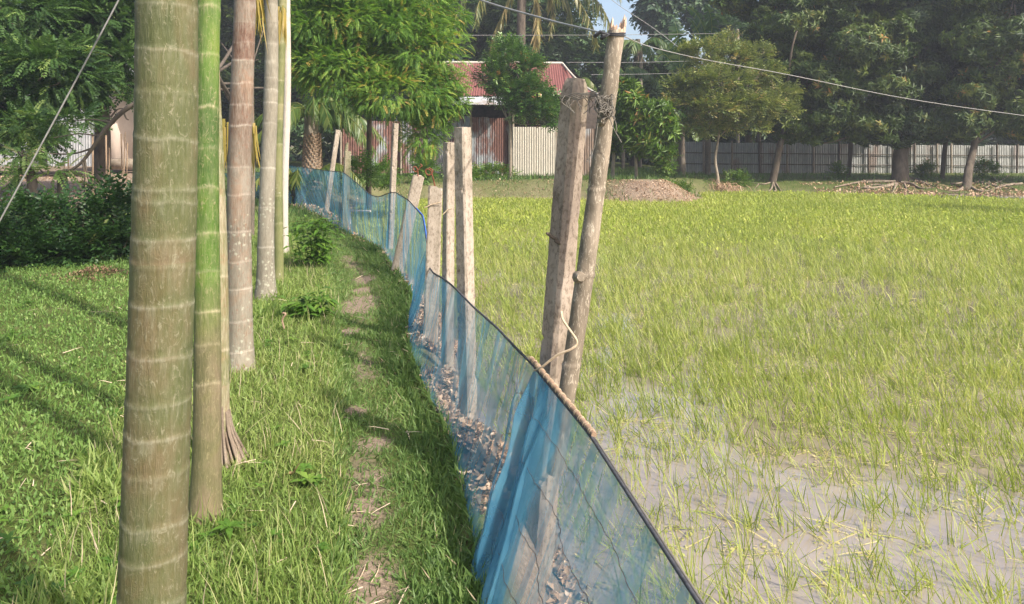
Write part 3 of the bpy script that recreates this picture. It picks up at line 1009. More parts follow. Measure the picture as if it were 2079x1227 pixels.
def palm(base, lean_pts, radii, ring_z, mat, label, top, seg=40, base_flare=1.25, crown=True, roots=False, fine=True, ringw=.006, segv=None, group='slender palms standing in a row along the footpath', cat='palm tree', crown_mat='palm_green', crownshaft=None):
    """lean_pts: list of (z, dx, dy) trunk axis offsets; radii: list of (z, r)"""
    base = np.array(base, float)
    t = empty('palm_tree', base, label, cat, group)
    zs = np.unique(np.concatenate([np.arange(0, 2.3, .005), np.arange(2.3, top, .03)])) if fine else np.arange(0, top, .03)
    lz = [q[0] for q in lean_pts]
    ax = np.interp(zs, lz, [q[1] for q in lean_pts]); ay = np.interp(zs, lz, [q[2] for q in lean_pts])
    ax += .012 * np.sin(zs * 2.1 + base[0] * 9)
    r0 = np.interp(zs, [q[0] for q in radii], [q[1] for q in radii])
    r0 = r0 * (1 + (base_flare - 1) * np.exp(-zs / .16))
    rz = list(ring_z)
    lastz = rz[-1] if rz else .3
    while lastz < top:
        lastz += float(U(.16, .24)) * (1.0)
        rz.append(lastz)
    rz = np.array(rz)
    th = np.arange(seg) / seg * 2 * PI
    Z, T = np.meshgrid(zs, th, indexing='ij')
    wob = .006 * np.sin(T + base[0] * 5) + .003 * np.sin(3 * T + 1) + .004 * (vnoise(np.stack([np.cos(T).ravel() * 4, np.sin(T).ravel() * 4, Z.ravel() * 2], 1), 5).reshape(Z.shape) - .5)
    R = np.repeat(r0[:, None], seg, 1)
    ring = np.zeros_like(R)
    for i, zn in enumerate(rz):
        q = (Z + wob * (1 + .5 * math.sin(i * 3)) - zn)
        st = .6 + .4 * math.sin(i * 2.3)
        ring = np.maximum(ring, np.exp(-(np.abs(q) / ringw) ** 1.5) * (.25 + .75 * abs(math.sin(i * 1.9 + 1))) * (.55 + .9 * vnoise(np.stack([np.cos(T).ravel() * 3, np.sin(T).ravel() * 3, Z.ravel() * 0 + i], 1), 12).reshape(Z.shape)))
        ring = np.maximum(ring, .55 * smooth(-.045, 0, q) * (q < 0) * smooth(.5, .75, vnoise(np.stack([np.cos(T).ravel() * 14, np.sin(T).ravel() * 14, Z.ravel() * 12 + i * 7], 1), 14).reshape(Z.shape)))
        R += r0[:, None] * (.016 * np.exp(-(q / .007) ** 2) - .012 * np.exp(-((q - .014) / .012) ** 2) + .014 * np.exp(-((q + .02) / .05) ** 2))
    R *= 1 + .03 * (vnoise(np.stack([np.cos(T).ravel() * 2.5, np.sin(T).ravel() * 2.5, Z.ravel() * 3], 1), 8).reshape(Z.shape) - .5) + .012 * (vnoise(np.stack([np.cos(T).ravel() * 12, np.sin(T).ravel() * 12, Z.ravel() * 30], 1), 9).reshape(Z.shape) - .5)
    V = np.stack([base[0] + ax[:, None] + R * np.cos(T), base[1] + ay[:, None] + R * np.sin(T), base[2] - .02 + Z], -1).reshape(-1, 3)
    nz = len(zs)
    i = (np.arange(nz - 1)[:, None] * seg + np.arange(seg)[None]); j = (np.arange(nz - 1)[:, None] * seg + (np.arange(seg)[None] + 1) % seg)
    F = np.stack([i, j, j + seg, i + seg], -1).reshape(-1, 4)
    segi = np.searchsorted(rz, zs[:-1])
    sv = np.random.default_rng(int(abs(base[0]) * 1000)).uniform(.15, .85, len(rz) + 2)
    if segv: sv[:len(segv)] = segv
    v = np.repeat(sv[segi], seg)
    mb = MB().add(V, F, v, ring.ravel())
    part(mb, 'trunk', M[mat] if isinstance(mat, str) else mat, t)
    tp = base + np.array([ax[-1], ay[-1], top - .03])
    if crown:
        cs = MB()
        hh = np.linspace(0, .7, 8)
        tube(cs, tp + np.stack([hh * 0, hh * 0, hh], 1), np.interp(hh, [0, .2, .7], [r0[-1] * 1.1, r0[-1] * 1.25, r0[-1] * .6]), 12, .3)
        part(cs, 'crownshaft', M['palm2'], t)
        nf = 9
        for k in range(nf):
            f = MB()
            a = k * 2.4 + base[0] * 3
            el = U(.25, 1.1)
            areca_frond(f, tp + np.array([0, 0, .65]), (math.cos(a), math.sin(a), el), float(U(1.5, 2.0)), .55, 20, .5, .4)
            part(f, 'frond', M[crown_mat], t)
    if roots:
        rt = MB()
        for k in range(90):
            a = U(0, 2 * PI)
            r1 = r0[0] * .95
            zz = U(.03, .27)
            p = [base + [math.cos(a) * r1 * .75, math.sin(a) * r1 * .75, zz + .02], base + [math.cos(a) * r1 * 1.15, math.sin(a) * r1 * 1.15, zz * .6], base + [math.cos(a) * (r1 * 1.2 + .065 * zz / .2), math.sin(a) * (r1 * 1.2 + .065 * zz / .2), -.02]]
            tube(rt, curve_pts(p, 5), .0075, 5, float(U(0, 1)))
        tag(part(rt, 'stilt_roots', M['root'], t), kind='stuff')
    return t


def zpx(py, d):
    return EYE - (py - HY) / FPX * d


def palm_px(px0, py0, px1, py1, w0, w1, mat, label, rings_px=(), d=None, zb=None, **kw):
    """trunk seen from (px0, py0) at its foot to (px1, py1) high up, w0/w1 its width in pixels there"""
    if d is None:
        d = EYE * FPX / (py0 - HY)
    x0 = (px0 - CX) / FPX * d
    z1 = zpx(py1, d)
    x1 = (px1 - CX) / FPX * d
    top = kw.pop('top', 5.0)
    slope = (x1 - x0) / max(z1, .1)
    r0, r1 = w0 / 2 / FPX * d, w1 / 2 / FPX * d
    return palm((x0, d, ground_z(x0, d)), [(0, 0, 0), (top, slope * top, 0)], [(0, r0), (z1, r1), (top, r1 * .85)], sorted([zpx(p, d) for p in rings_px if zpx(p, d) > .02]) or [.15], mat, label, top, **kw)


palm_px(314, 1543, 331, 0, 127, 116, 'palm1', 'thickest palm trunk, olive and brown with pale rings, closest of the row', (3, 92, 178, 268, 370, 392, 470, 520, 600, 700, 795, 860, 935, 1035, 1105, 1190, 1290, 1390, 1480), seg=72, base_flare=1.25, top=8.4, ringw=.0042,
        segv=[.75, .7, .5, .4, .55, .65, .8, .85, .75, .8, .55, .35, .75, .4, .5, .6, .65, .7, .3, .25])
palm_px(412, 1052, 428, 0, 54, 46, 'palm2', 'bright green palm trunk with tan rings, just behind the thickest trunk', (215, 296, 376, 467, 545, 625, 692, 770), seg=44, base_flare=1.35, top=8.2, ringw=.006,
        segv=[.5, .45, .5, .55, .3, .2, .15, .1, .2, .35, .5, .8, .9])
palm_px(446, 932, 424, 0, 42, 38, 'palm2b', 'palm trunk hidden behind the green trunk with a cone of stilt roots', (640, 700, 770, 840), roots=True, seg=24, top=7.6, base_flare=1.2)
palm_px(483, 748, 495, 0, 50, 42, 'palm3', 'reddish brown palm trunk with white rings and lichen near its foot', (5, 42, 78, 115, 160, 205, 245, 330, 385, 460, 520, 575, 640, 700), seg=40, top=8.6, roots=False, base_flare=1.3,
        segv=[.8, .75, .8, .7, .6, .5, .75, .45, .3, .4, .7, .1, .1, .6])
palm_px(540, 608, 551, 0, 34, 25, 'palm4', 'slim grey palm trunk spotted with white lichen above its root collar', (10, 50, 88, 127, 158, 182, 208, 250, 340, 420, 500), seg=30, top=8.4, base_flare=1.5, ringw=.009)
palm_px(563, 572, 571, 0, 19, 17, 'palm5', 'thin olive palm trunk beside the slim grey one', (162, 210, 240, 290, 395, 450), seg=22, top=7.8, d=8.3, ringw=.009)
palm_px(578, 514, 583, 0, 15, 15, 'palm6', 'pale whitewashed palm trunk, last of the row beside the blue net', (120, 260, 400), seg=18, top=8.0, fine=False, crown=True, ringw=.02)
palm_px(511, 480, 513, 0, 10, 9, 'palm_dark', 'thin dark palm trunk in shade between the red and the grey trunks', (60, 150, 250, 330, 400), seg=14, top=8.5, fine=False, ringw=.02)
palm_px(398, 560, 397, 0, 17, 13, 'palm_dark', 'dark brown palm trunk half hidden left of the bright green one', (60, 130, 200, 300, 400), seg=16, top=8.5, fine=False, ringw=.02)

# yellowed leaf strips hanging between the trunks
def hanging_strips(px, py, w, h, n, d, label):
    mb = MB()
    base = P(px, py, d)
    s = FPX / d
    xx = U(-w / 2, w / 2, n) / s
    pos = np.stack([base[0] + xx, np.full(n, d) + N(0, .05, n), base[2] + U(-h * .15, .1 * h, n) / s], 1)
    D = np.stack([xx * .5 + N(0, .05, n), N(0, .08, n), np.full(n, -1.0)], 1)
    scatter(mb, blade(.055, .1), pos, frames(D, np.stack([U(-1, 1, n), U(-1, 1, n) - .5, np.zeros(n)], 1)), h / s * U(.55, 1.05, n), np.clip(N(.45, .25, n), 0, 1))
    return tag(mb.build('hanging_frond', M['frond_dry']), label, 'palm frond', 'dry frond ends hanging among the palm trunks')


hanging_strips(514, -60, 26, 150, 26, 6.8, 'yellow green frond end hanging between the reddish and the slim grey trunk')
hanging_strips(573, 20, 10, 70, 22, 7.9, 'yellow frond stalk drooping across the thin olive trunk')
hanging_strips(455, 250, 26, 120, 22, 9.5, 'dry yellow frond drooping behind the green trunk, above the net')
hanging_strips(513, 260, 12, 110, 14, 9.0, 'narrow dry frond hanging behind the reddish trunk')

# ------------------------------------------------------------------ concrete posts, bamboo, rebar
def post(name, bot, top, w, label, mat, rot=28, cham=.16, broken=0.0, cap=False, cat='concrete post', group=None, seed=1, aspect=1.0, ledge=False):
    """chamfered square post from bot to top (world points); rot turns its faces"""
    bot = np.array(bot, float); top = np.array(top, float)
    r = np.random.default_rng(seed)
    L = np.linalg.norm(top - bot)
    t = empty(name, bot, label, cat, group)
    n = max(10, int(L / .02))
    ang = math.radians(rot)
    a = w / 2
    c = a * (1 - cham * 2)
    prof = []
    for sx, sy in ((1, 1), (-1, 1), (-1, -1), (1, -1)):
        p1 = (a * sx, c * sy) if sx * sy > 0 else (c * sx, a * sy)
        p2 = (c * sx, a * sy) if sx * sy > 0 else (a * sx, c * sy)
        prof += [p1, p2]
    prof = np.array(prof) * [1, aspect]
    # subdivide the profile
    pp = []
    for i in range(8):
        q0, q1 = prof[i], prof[(i + 1) % 8]
        k = 5 if np.linalg.norm(q1 - q0) > a * .8 else 2
        for j in range(k):
            pp.append(q0 + (q1 - q0) * j / k)
    pp = np.array(pp)
    m = len(pp)
    ca, sa = math.cos(ang), math.sin(ang)
    pp = np.stack([pp[:, 0] * ca - pp[:, 1] * sa, pp[:, 0] * sa + pp[:, 1] * ca], 1)
    ax = (top - bot) / L
    s = np.cross(ax, [0, 1, 0]); s /= np.linalg.norm(s); f = np.cross(s, ax); f = -f if f[1] < 0 else f
    s = np.array([1, 0, 0]) - ax * ax[0]; s /= np.linalg.norm(s); f = np.cross(ax, s)
    tt = np.linspace(0, 1, n)
    V = []
    for i, u in enumerate(tt):
        k = 1 - .06 * u
        if cap and u > .955:
            k *= 1 - .35 * ((u - .955) / .045) ** 2.5
        if ledge and u > .94:
            k *= 1.05
        pr = pp * k
        V.append(bot + ax * (u * L) + pr[:, :1] * s + pr[:, 1:] * f)
    V = np.array(V)
    nzz = vnoise(V.reshape(-1, 3) * 22, seed).reshape(n, m)
    nz2 = vnoise(V.reshape(-1, 3) * 60, seed + 1).reshape(n, m)
    cen = bot + ax * (tt[:, None] * L)
    rad = V - cen[:, None]
    cut = 1 - .05 * (nzz - .5) - .03 * (nz2 - .5) - .25 * smooth(.80, .92, nzz) * (np.linalg.norm(pp, axis=1)[None] > a * 1.08)
    V = cen[:, None] + rad * cut[:, :, None]
    if broken:
        hz = (vnoise(V[-1] * 30, seed + 3) - .5) * broken
        V[-1] += ax * hz[:, None]
        V[-2] += ax * (hz[:, None] * .5)
    i = (np.arange(n - 1)[:, None] * m + np.arange(m)[None]); j = (np.arange(n - 1)[:, None] * m + (np.arange(m)[None] + 1) % m)
    F = np.stack([i, j, j + m, i + m], -1).reshape(-1, 4)
    mb = MB().add(V.reshape(-1, 3), F)
    q = np.arange(m)
    mb.add(np.vstack([V[-1], V[-1].mean(0) + ax * (.004 if not broken else -.01)]), np.stack([q, (q + 1) % m, np.full(m, m)], 1))
    part(mb, 'shaft', M[mat], t, False)
    return t


gp = 'concrete posts standing along the blue net'
big = post('concrete_post', P(1090, 1180, 3.4), P(1169, 160, 3.4), .114, 'tall leaning concrete post with rounded top, wired to the bamboo pole', 'concrete', 40, .17, cap=True, group=gp, seed=3)
post('concrete_post', P(951, 860, 4.8), P(939, 259, 4.8), .094, 'straight square concrete post with mossy shaded side, nearest after the big wired one', 'concrete_pale', 52, .12, group=gp, seed=4)
post('concrete_post', P(908, 800, 5.4), P(912, 290, 5.4), .072, 'slim tapered concrete post touching the square mossy one', 'concrete_pale', 36, .1, group=gp, seed=5)
dp = post('broken_post', P(872, 740, 5.9), P(884, 380, 5.9), .118, 'wide cracked concrete stump with a rusty rod bent from its top', 'concrete_pale', 8, .1, broken=.05, group=gp, seed=6, aspect=.6)
ep = post('broken_post', P(806, 552, 8.9), P(850, 357, 8.9), .145, 'tilted broken concrete post with looped rusty rod, behind the cracked stump', 'concrete_pale', 12, .1, broken=.05, group=gp, seed=7, aspect=.6)
post('concrete_post', P(792, 505, 10.5), P(803, 251, 10.5), .078, 'slim upright concrete post where the net dips', 'concrete_pale', 30, .12, group=gp, seed=8)
fp = post('concrete_post', P(699, 470, 13.0), P(706, 308, 13.0), .115, 'short moss covered concrete post with a stub on its top', 'concrete_moss', 20, .1, broken=.03, group=gp, seed=9)
sm = MB(); tube(sm, [P(703, 310, 13), P(704, 296, 13), P(706, 290, 13)], [.035, .03, .018], 7)
part(sm, 'stub', M['concrete_moss'], fp)
post('wooden_stake', P(662, 430, 15.5), P(686, 264, 15.5), .10, 'pale slanting stake behind the far end of the net', 'concrete_pale', 20, .12, cat='stake', seed=10, group=gp)
for tp_, d, pts in ((dp, 5.9, [(884, 382), (878, 358), (873, 346), (866, 344), (864, 350), (870, 356), (877, 352), (878, 346), (871, 341)]),
                    (ep, 8.9, [(849, 360), (848, 348), (845, 340), (840, 339), (839, 345), (845, 349), (853, 340), (857, 337), (853, 333)])):
    mb = MB(); tube(mb, curve_pts([P(a, b, d) for a, b in pts], 40), .006 if d < 7 else .008, 6)
    part(mb, 'bent_rod', M['rust_iron'], tp_)
for d, pts, tp_ in ((5.85, [(862, 422), (880, 414), (896, 411)], dp), (5.3, [(899, 436), (910, 425), (919, 424)], None)):
    mb = MB(); tube(mb, [P(a, b, d) for a, b in pts], .0045, 5)
    if tp_: part(mb, 'twine', M['twine'], tp_)
    else: tag(mb.build('twine', M['twine']), 'pale twine looped round the slim tapered post', 'twine')
# the chip in the big post
cm = MB()
for k in range(7):
    p = P(1112 + k * 3.4, 474 + k * 3.2 + U(-2, 2), 3.33)
    tube(cm, [p + [-.006, 0, .004], p + [.004, .006, 0], p + [.012, 0, -.006]], [.006, .009, .003], 5)
part(cm, 'spalled_edge', M['bark'], big)

# bamboo pole with a splintered top
bp = empty('bamboo_pole', P(1134, 900, 3.15), 'weathered bamboo pole with splintered top leaning beside the big concrete post', 'bamboo pole')
zc = []
n = 260
tt = np.linspace(0, 1, n)
p0, p1 = P(1126, 960, 3.18), P(1253, 62, 3.22)
bend = .010 * np.sin(tt * PI * 1.1)
axp = p0 + (p1 - p0) * tt[:, None] + np.stack([bend, bend * 0, bend * 0], 1)
seg = 30
th = np.arange(seg) / seg * 2 * PI
nodes = [.215, .41, .615, .745, .87]
pyn = [(960 - q) / (960 - 62) for q in (742, 560, 388, 230)]
rr = np.interp(tt, [0, .4, 1], [.038, .040, .036])
for q in pyn:
    rr = rr * (1 + .09 * np.exp(-((tt - q) / .004) ** 2) - .035 * np.exp(-((tt - q - .008) / .006) ** 2))
V = axp[:, None] + rr[:, None, None] * np.stack([np.cos(th), np.sin(th), 0 * th], 1)[None] 
V += (vnoise(V.reshape(-1, 3) * 18, 3).reshape(n, seg)[:, :, None] - .5) * .006
i = (np.arange(n - 1)[:, None] * seg + np.arange(seg)[None]); j = (np.arange(n - 1)[:, None] * seg + (np.arange(seg)[None] + 1) % seg)
mb = MB().add(V.reshape(-1, 3), np.stack([i, j, j + seg, i + seg], -1).reshape(-1, 4))
part(mb, 'culm', M['bamboo'], bp)
for k in range(15):
    a0 = k / 15 * 2 * PI
    up_ = {0: .075, 1: .088, 2: .06, 14: .05, 8: .07, 7: .05, 9: .035}.get(k, float(U(.005, .035)))
    q = MB()
    dd = (p1 - p0) / np.linalg.norm(p1 - p0)
    da = 2 * PI / 15 * .92
    c = lambda a, z, s: p1 - dd * .012 + dd * z + .0365 * s * np.array([math.cos(a), math.sin(a), 0])
    zt = up_
    Vq = [c(a0, 0, 1), c(a0 + da, 0, 1), c(a0 + da, 0, .72), c(a0, 0, .72), c(a0 + .05, zt * .6, 1), c(a0 + da, zt * .75, 1), c(a0 + da, zt * .7, .75), c(a0 + .05, zt * .6, .75), c(a0 + da * .6, zt, .9)]
    q.add(Vq, [[0, 1, 5, 4], [1, 2, 6, 5], [2, 3, 7, 6], [3, 0, 4, 7]], .5, .8)
    q.add(Vq, [[4, 5, 8], [5, 6, 8], [6, 7, 8], [7, 4, 8]], .5, .9)
    part(q, 'splinter', M['bamboo'], bp, False)
# knot where a branch was cut, and one by the wire
for (a, b, r) in ((1176, 562, .020), (1222, 247, .014)):
    c0 = P(a, b, 3.17); q = MB()
    tube(q, [c0 + [0, .02, -.006], c0 + [.004, -.008, 0], c0 + [.006, -.022, .002]], [r * 1.5, r * 1.15, r * .9], 12)
    part(q, 'branch_knot', M['bamboo'], bp)
q = MB()
th_ = np.linspace(0, 2 * PI, 30)
for py in (68, 72):
    c0 = P(1250, py, 3.22)
    tube(q, c0 + np.stack([.041 * np.cos(th_), .041 * np.sin(th_), .006 * np.sin(th_)], 1), .0035, 5)
c0 = P(1225, 72, 3.2)
tube(q, [c0 + [-.04, 0, -.006], c0 + [-.015, -.02, .012], c0 + [.02, -.025, 0], c0 + [-.01, -.015, -.016], c0 + [.0, .01, .01]], .009, 6)
part(q, 'tie', M['rope_dark'], bp)

# rusty wire bundle joining post and pole
wb = MB()
for k in range(5):
    a = np.linspace(0, 2 * PI, 40)
    cxx = (P(1168, 190, 3.36) + P(1222, 200, 3.3)) / 2
    z0 = k * .006 - .01
    wb_p = cxx + np.stack([(.118 + .004 * k) * np.cos(a) , (.085) * np.sin(a), z0 + .012 * np.cos(a) * (1 + .2 * k) + .004 * np.sin(7 * a + k)], 1)
    tube(wb, wb_p, .0022, 5)
rk = np.random.default_rng(3)
c0 = P(1226, 215, 3.15)
for k in range(13):
    m_ = 9
    a = np.cumsum(rk.uniform(.4, 1.3, m_)) + rk.uniform(0, 6)
    pts = c0 + np.stack([.045 * np.cos(a) * rk.uniform(.5, 1.05, m_), -.02 + .035 * np.sin(a * 1.3) * rk.uniform(.5, 1, m_), rk.uniform(-.06, .05, m_)], 1)
    tube(wb, curve_pts(pts, 30), .0021, 5)
for k in range(10):
    c1 = P(1150 + k * 5 + rk.uniform(-4, 4), 194, 3.27)
    L = rk.uniform(.02, .10)
    pts = [c1, c1 + [rk.uniform(-.03, .03), -.01, -L * .5], c1 + [rk.uniform(-.03, .03), -.012, -L]]
    tube(wb, curve_pts(pts, 10), .0018, 5)
for pts in ([(1238, 240), (1246, 262), (1262, 290)], [(1214, 250), (1206, 300), (1190, 330)], [(1240, 230), (1250, 250), (1252, 268)]):
    tube(wb, curve_pts([P(a, b, 3.12) for a, b in pts], 12), .0022, 5)
tag(wb.build('wire_bundle', M['wire_dark']), 'tangled rusty wire tying the concrete post to the bamboo pole', 'wire')
vm = MB()
tube(vm, curve_pts([P(1139, 632, 3.12), P(1143, 650, 3.1), P(1158, 672, 3.1), P(1170, 690, 3.1), P(1170, 700, 3.1), P(1158, 710, 3.1), P(1130, 722, 3.12), P(1098, 747, 3.15), P(1085, 752, 3.2)], 60), [.0055] * 1, 6)
tag(vm.build('vine_stem', M['twine']), 'dry looping vine stem hooked round the lower bamboo pole', 'vine')

# ------------------------------------------------------------------ blue net
net = empty('net_fence', (nbx(4.0), 4.0, 0), 'sagging blue mesh net strung along the footpath at the paddy edge', 'net')
TOP = [(.66, .2, .52), (.44, 1.74, .50), (.28, 2.65, .53)]
for px, py, d in ((1080, 741, 3.24), (1045, 706, 3.55), (1010, 668, 3.95), (958, 622, 4.5), (928, 590, 4.68), (902, 568, 5.15), (880, 556, 5.55), (872, 545, 5.9), (868, 505, 6.7), (862, 462, 7.3), (858, 440, 7.7), (830, 408, 8.55), (803, 391, 10.2), (790, 392, 10.4), (770, 401, 11.0), (752, 397, 11.5), (728, 375, 12.2), (697, 350, 12.8), (660, 347, 15.0), (600, 338, 17.5), (585, 335, 18.2), (530, 350, 20), (450, 352, 23)):
    TOP.append(tuple(P(px, py, d)))
BOT = [(-.04, .3), (-.09, 1.5), (-.10, 2.1), (-.13, 2.7), (-.2, 3.2), (-.26, 3.55), (-.353, 4.07), (-.5, 4.55), (-.60, 4.9), (-.70, 5.3), (-.82, 5.8), (-.87, 6.3), (-.95, 7.0), (-1.0, 7.45), (-1.1, 8.0), (-1.42, 9.0), (-1.75, 10.2), (-1.85, 10.6), (-2.1, 11.2), (-2.35, 11.7), (-2.75, 12.4), (-3.15, 13.2), (-3.9, 15.0), (-5.15, 17.5), (-5.6, 18.2), (-7.2, 20), (-9.5, 23)]
TOP = np.array(TOP); BOT = np.array(BOT)
assert len(TOP) >= len(BOT) - 1
k = min(len(TOP), len(BOT))
TOP, BOT = TOP[:k], BOT[:k]
s = np.concatenate([[0], np.cumsum(np.linalg.norm(np.diff(TOP, axis=0), axis=1))])
ss = np.unique(np.concatenate([np.arange(0, 9, .008), np.arange(9, s[-1], .03)]))


def smooth_interp(x, xp, Y, w):
    out = np.stack([np.interp(x, xp, Y[:, i]) for i in range(Y.shape[1])], 1)
    return out


T_ = smooth_interp(ss, s, TOP, 0)
B_ = smooth_interp(ss, s, BOT, 0)
ker = np.hanning(25); ker /= ker.sum()
for arr in (T_, B_):
    for c in range(arr.shape[1]):
        pad = np.concatenate([np.full(12, arr[0, c]), arr[:, c], np.full(12, arr[-1, c])])
        arr[:, c] = np.convolve(pad, ker, 'valid')
bz = height(B_[:, 0], B_[:, 1]) + .012
B3 = np.stack([B_[:, 0], B_[:, 1], bz], 1)
nv = 34
vv = np.linspace(0, 1, nv)
side = np.gradient(T_, axis=0); side[:, 2] = 0; side /= np.linalg.norm(side, axis=1)[:, None]
outw = np.stack([-side[:, 1], side[:, 0], 0 * side[:, 0]], 1)
sA = np.interp(3.24, TOP[:, 1], s)      # where the net passes the big post
sE = np.interp(6.6, TOP[:, 1], s)
sF = np.interp(10.5, TOP[:, 1], s)
bunch = .95 * np.exp(-((ss - sA + .02) / .20) ** 2) + .7 * np.exp(-((ss - sE) / .35) ** 2) + .4 * np.exp(-((ss - sF) / .3) ** 2)
soft = .25 + .75 * noise2(ss, ss * 0, 1.2, 7)
Vn = np.zeros((len(ss), nv, 3))
for j, v in enumerate(vv):
    q = T_ * (1 - v) + B3 * v
    # sag: the cloth hangs steeply from the rope, then lies out towards its foot
    hang = math.sin(PI * v)
    q[:, 2] -= .03 * hang
    phase = ss * 2 * PI
    sway = .10 * np.sin(v * 5 + ss * 1.3)
    f1 = np.sin(phase * 5.2 + sway * 9 + 1.7 * np.sin(ss * 3.1)) * bunch
    f2 = np.sin(phase * 2.3 + v * 2.0 + 2 * np.sin(ss * 1.7)) * soft
    f3 = np.sin(phase * 11 + v * 3) * soft
    amp = .25 + .75 * min(1, v * 4)
    end = 1 - .55 * smooth(.85, 1, v)
    # waist: pleats are pulled together along the rope
    q += side * ((.055 * np.cos(phase * 5.2 + sway * 9 + 1.7 * np.sin(ss * 3.1) + 1.0) * bunch) * amp * end)[:, None]
    q += outw * ((.040 * f1 + .014 * f2 + .004 * f3) * amp * end)[:, None]
    q[:, 2] += .006 * f2 * amp
    q += (np.stack([vnoise(np.stack([ss * 7, ss * 0 + v * 5, ss * 0 + c_], 1), 31 + c_) for c_ in range(3)], 1) - .5) * .02 * amp * end
    Vn[:, j] = q
dist_far = ss > 8
m_ = nv
i = (np.arange(len(ss) - 1)[:, None] * m_ + np.arange(m_ - 1)[None])
F = np.stack([i, i + 1, i + 1 + m_, i + m_], -1).reshape(-1, 4)
SS, VV = np.meshgrid(ss, vv, indexing='ij')
strk = vnoise(np.stack([SS.ravel() * 22 + VV.ravel() * 2, VV.ravel() * 1.6, SS.ravel() * 0], 1), 41) * .55 + vnoise(np.stack([SS.ravel() * 60 + VV.ravel() * 3, VV.ravel() * 2, SS.ravel() * 0 + 3], 1), 42) * .25 + vnoise(np.stack([SS.ravel() * 3, VV.ravel() * 2.5, SS.ravel() * 0 + 5], 1), 43) * .3
mb = MB().add(Vn.reshape(-1, 3), F, .5, strk)
part(mb, 'mesh_cloth', M['net'], net)
# loose second layer hanging at the gathered place beside the post
lay = MB()
sel = np.where((ss > sA - .42) & (ss < sA + .14))[0]
q = Vn[sel].copy()
u = (ss[sel] - ss[sel][0]) / (ss[sel][-1] - ss[sel][0])
for j, v in enumerate(vv):
    w_ = (.35 + .65 * abs(v - .3))
    q[:, j] = q[:, j] * 1.0 - side[sel] * ((u - .5) * .42 * (1 - w_) )[:, None]
    q[:, j] -= outw[sel] * (.025 + .035 * np.sin(u * 26 + v * 6) * min(1, v * 5))[:, None]
i = (np.arange(len(sel) - 1)[:, None] * m_ + np.arange(m_ - 1)[None])
lay.add(q.reshape(-1, 3), np.stack([i, i + 1, i + 1 + m_, i + m_], -1).reshape(-1, 4), .5, .6)
part(lay, 'loose_cloth', M['net'], net)
# hem rope along the top, foot hem, and the darker cords woven through the near end
tr = MB(); tube(tr, T_[::4] + [0, 0, .004], .0065, 6)
part(tr, 'top_rope', M['rope_dark'], net)
bl = MB(); e = (T_[:, 1] > 6.0) & (T_[:, 1] < 8.1); tube(bl, T_[e][::4] + [.006, -.008, .010], .007, 6)
part(bl, 'blue_rope', M['rope_blue'], net)
for vf in (.16, .34, .52, .70, .86):
    jf = vf * (nv - 1); j0 = int(jf)
    cm = MB()
    cpts = Vn[:, j0] * (1 - (jf - j0)) + Vn[:, j0 + 1] * (jf - j0)
    cpts = cpts[(ss < sA + .25)][::3] + [0, -.002, .002]
    tube(cm, cpts, .0012, 4)
    part(cm, 'woven_cord', M['rope_dark'], net)
# cane rail lashed on with twine
e = (T_[:, 1] > 2.62) & (T_[:, 1] < 3.3)
rp = T_[e] + [.008, 0, .014]
cn = MB(); tube(cn, rp[::4], .0105, 8)
part(cn, 'cane_rail', M['cane'], net)
L_ = len(rp)
for k in range(15):
    c = rp[int((k + .5) / 15 * (L_ - 1))]
    tg = rp[min(L_ - 1, int((k + .5) / 15 * (L_ - 1)) + 4)] - c; tg /= np.linalg.norm(tg)
    a = np.linspace(0, 2 * PI, 12)
    s1 = np.cross(tg, [0, 0, 1.0]); s1 /= np.linalg.norm(s1); s2 = np.cross(s1, tg)
    q = MB()
    for o2 in (0, float(U(.005, .016))):
        tube(q, c + tg * o2 + (np.cos(a)[:, None] * s1 + np.sin(a)[:, None] * s2) * .0118 + (a / 9)[:, None] * tg * .012 + N(0, .0008, (12, 3)), .0013, 4)
    part(q, 'twine_lashing', M['twine'], net)
# dry split lath on the outer side nearer the front
e = (T_[:, 1] > .6) & (T_[:, 1] < 2.66)
q = MB(); tube(q, T_[e][::6] + [.010, 0, .003], .005, 6)
part(q, 'outer_rope', M['wire_dark'], net)
wr = MB(); tube(wr, [P(711, 455, 12.6), P(711, 428, 12.6), P(752, 429, 12.3)], .016, 6)
tag(wr.build('bent_pipe', M['plaster']), 'thin white bent pipe seen through the net beside the mossy post', 'pipe')

# ------------------------------------------------------------------ house of corrugated sheets
def corr_sheet(p0, u, v, w, h, pitch=.1, amp=.014, rows=2, sag=0.0):
    """corrugated sheet from corner p0, w along u (ridges run along v)"""
    u = np.array(u, float); u /= np.linalg.norm(u); v = np.array(v, float); v /= np.linalg.norm(v)
    nn = np.cross(u, v)
    nx = int(w / pitch * 6) + 1
    a = np.linspace(0, w, nx)
    b = np.linspace(0, h, rows + 1)
    V = p0 + a[:, None, None] * u + b[None, :, None] * v + (amp * np.sin(a / pitch * 2 * PI))[:, None, None] * nn - (sag * np.sin(b / h * PI))[None, :, None] * nn
    m = rows + 1
    i = (np.arange(nx - 1)[:, None] * m + np.arange(rows)[None])
    return V.reshape(-1, 3), np.stack([i, i + 1, i + 1 + m, i + m], -1).reshape(-1, 4)


house = empty('tin_house', P(1060, 355, 32), 'low house with red rusty corrugated roof and tin walls behind the glossy tree', 'house')
HD = 32.0
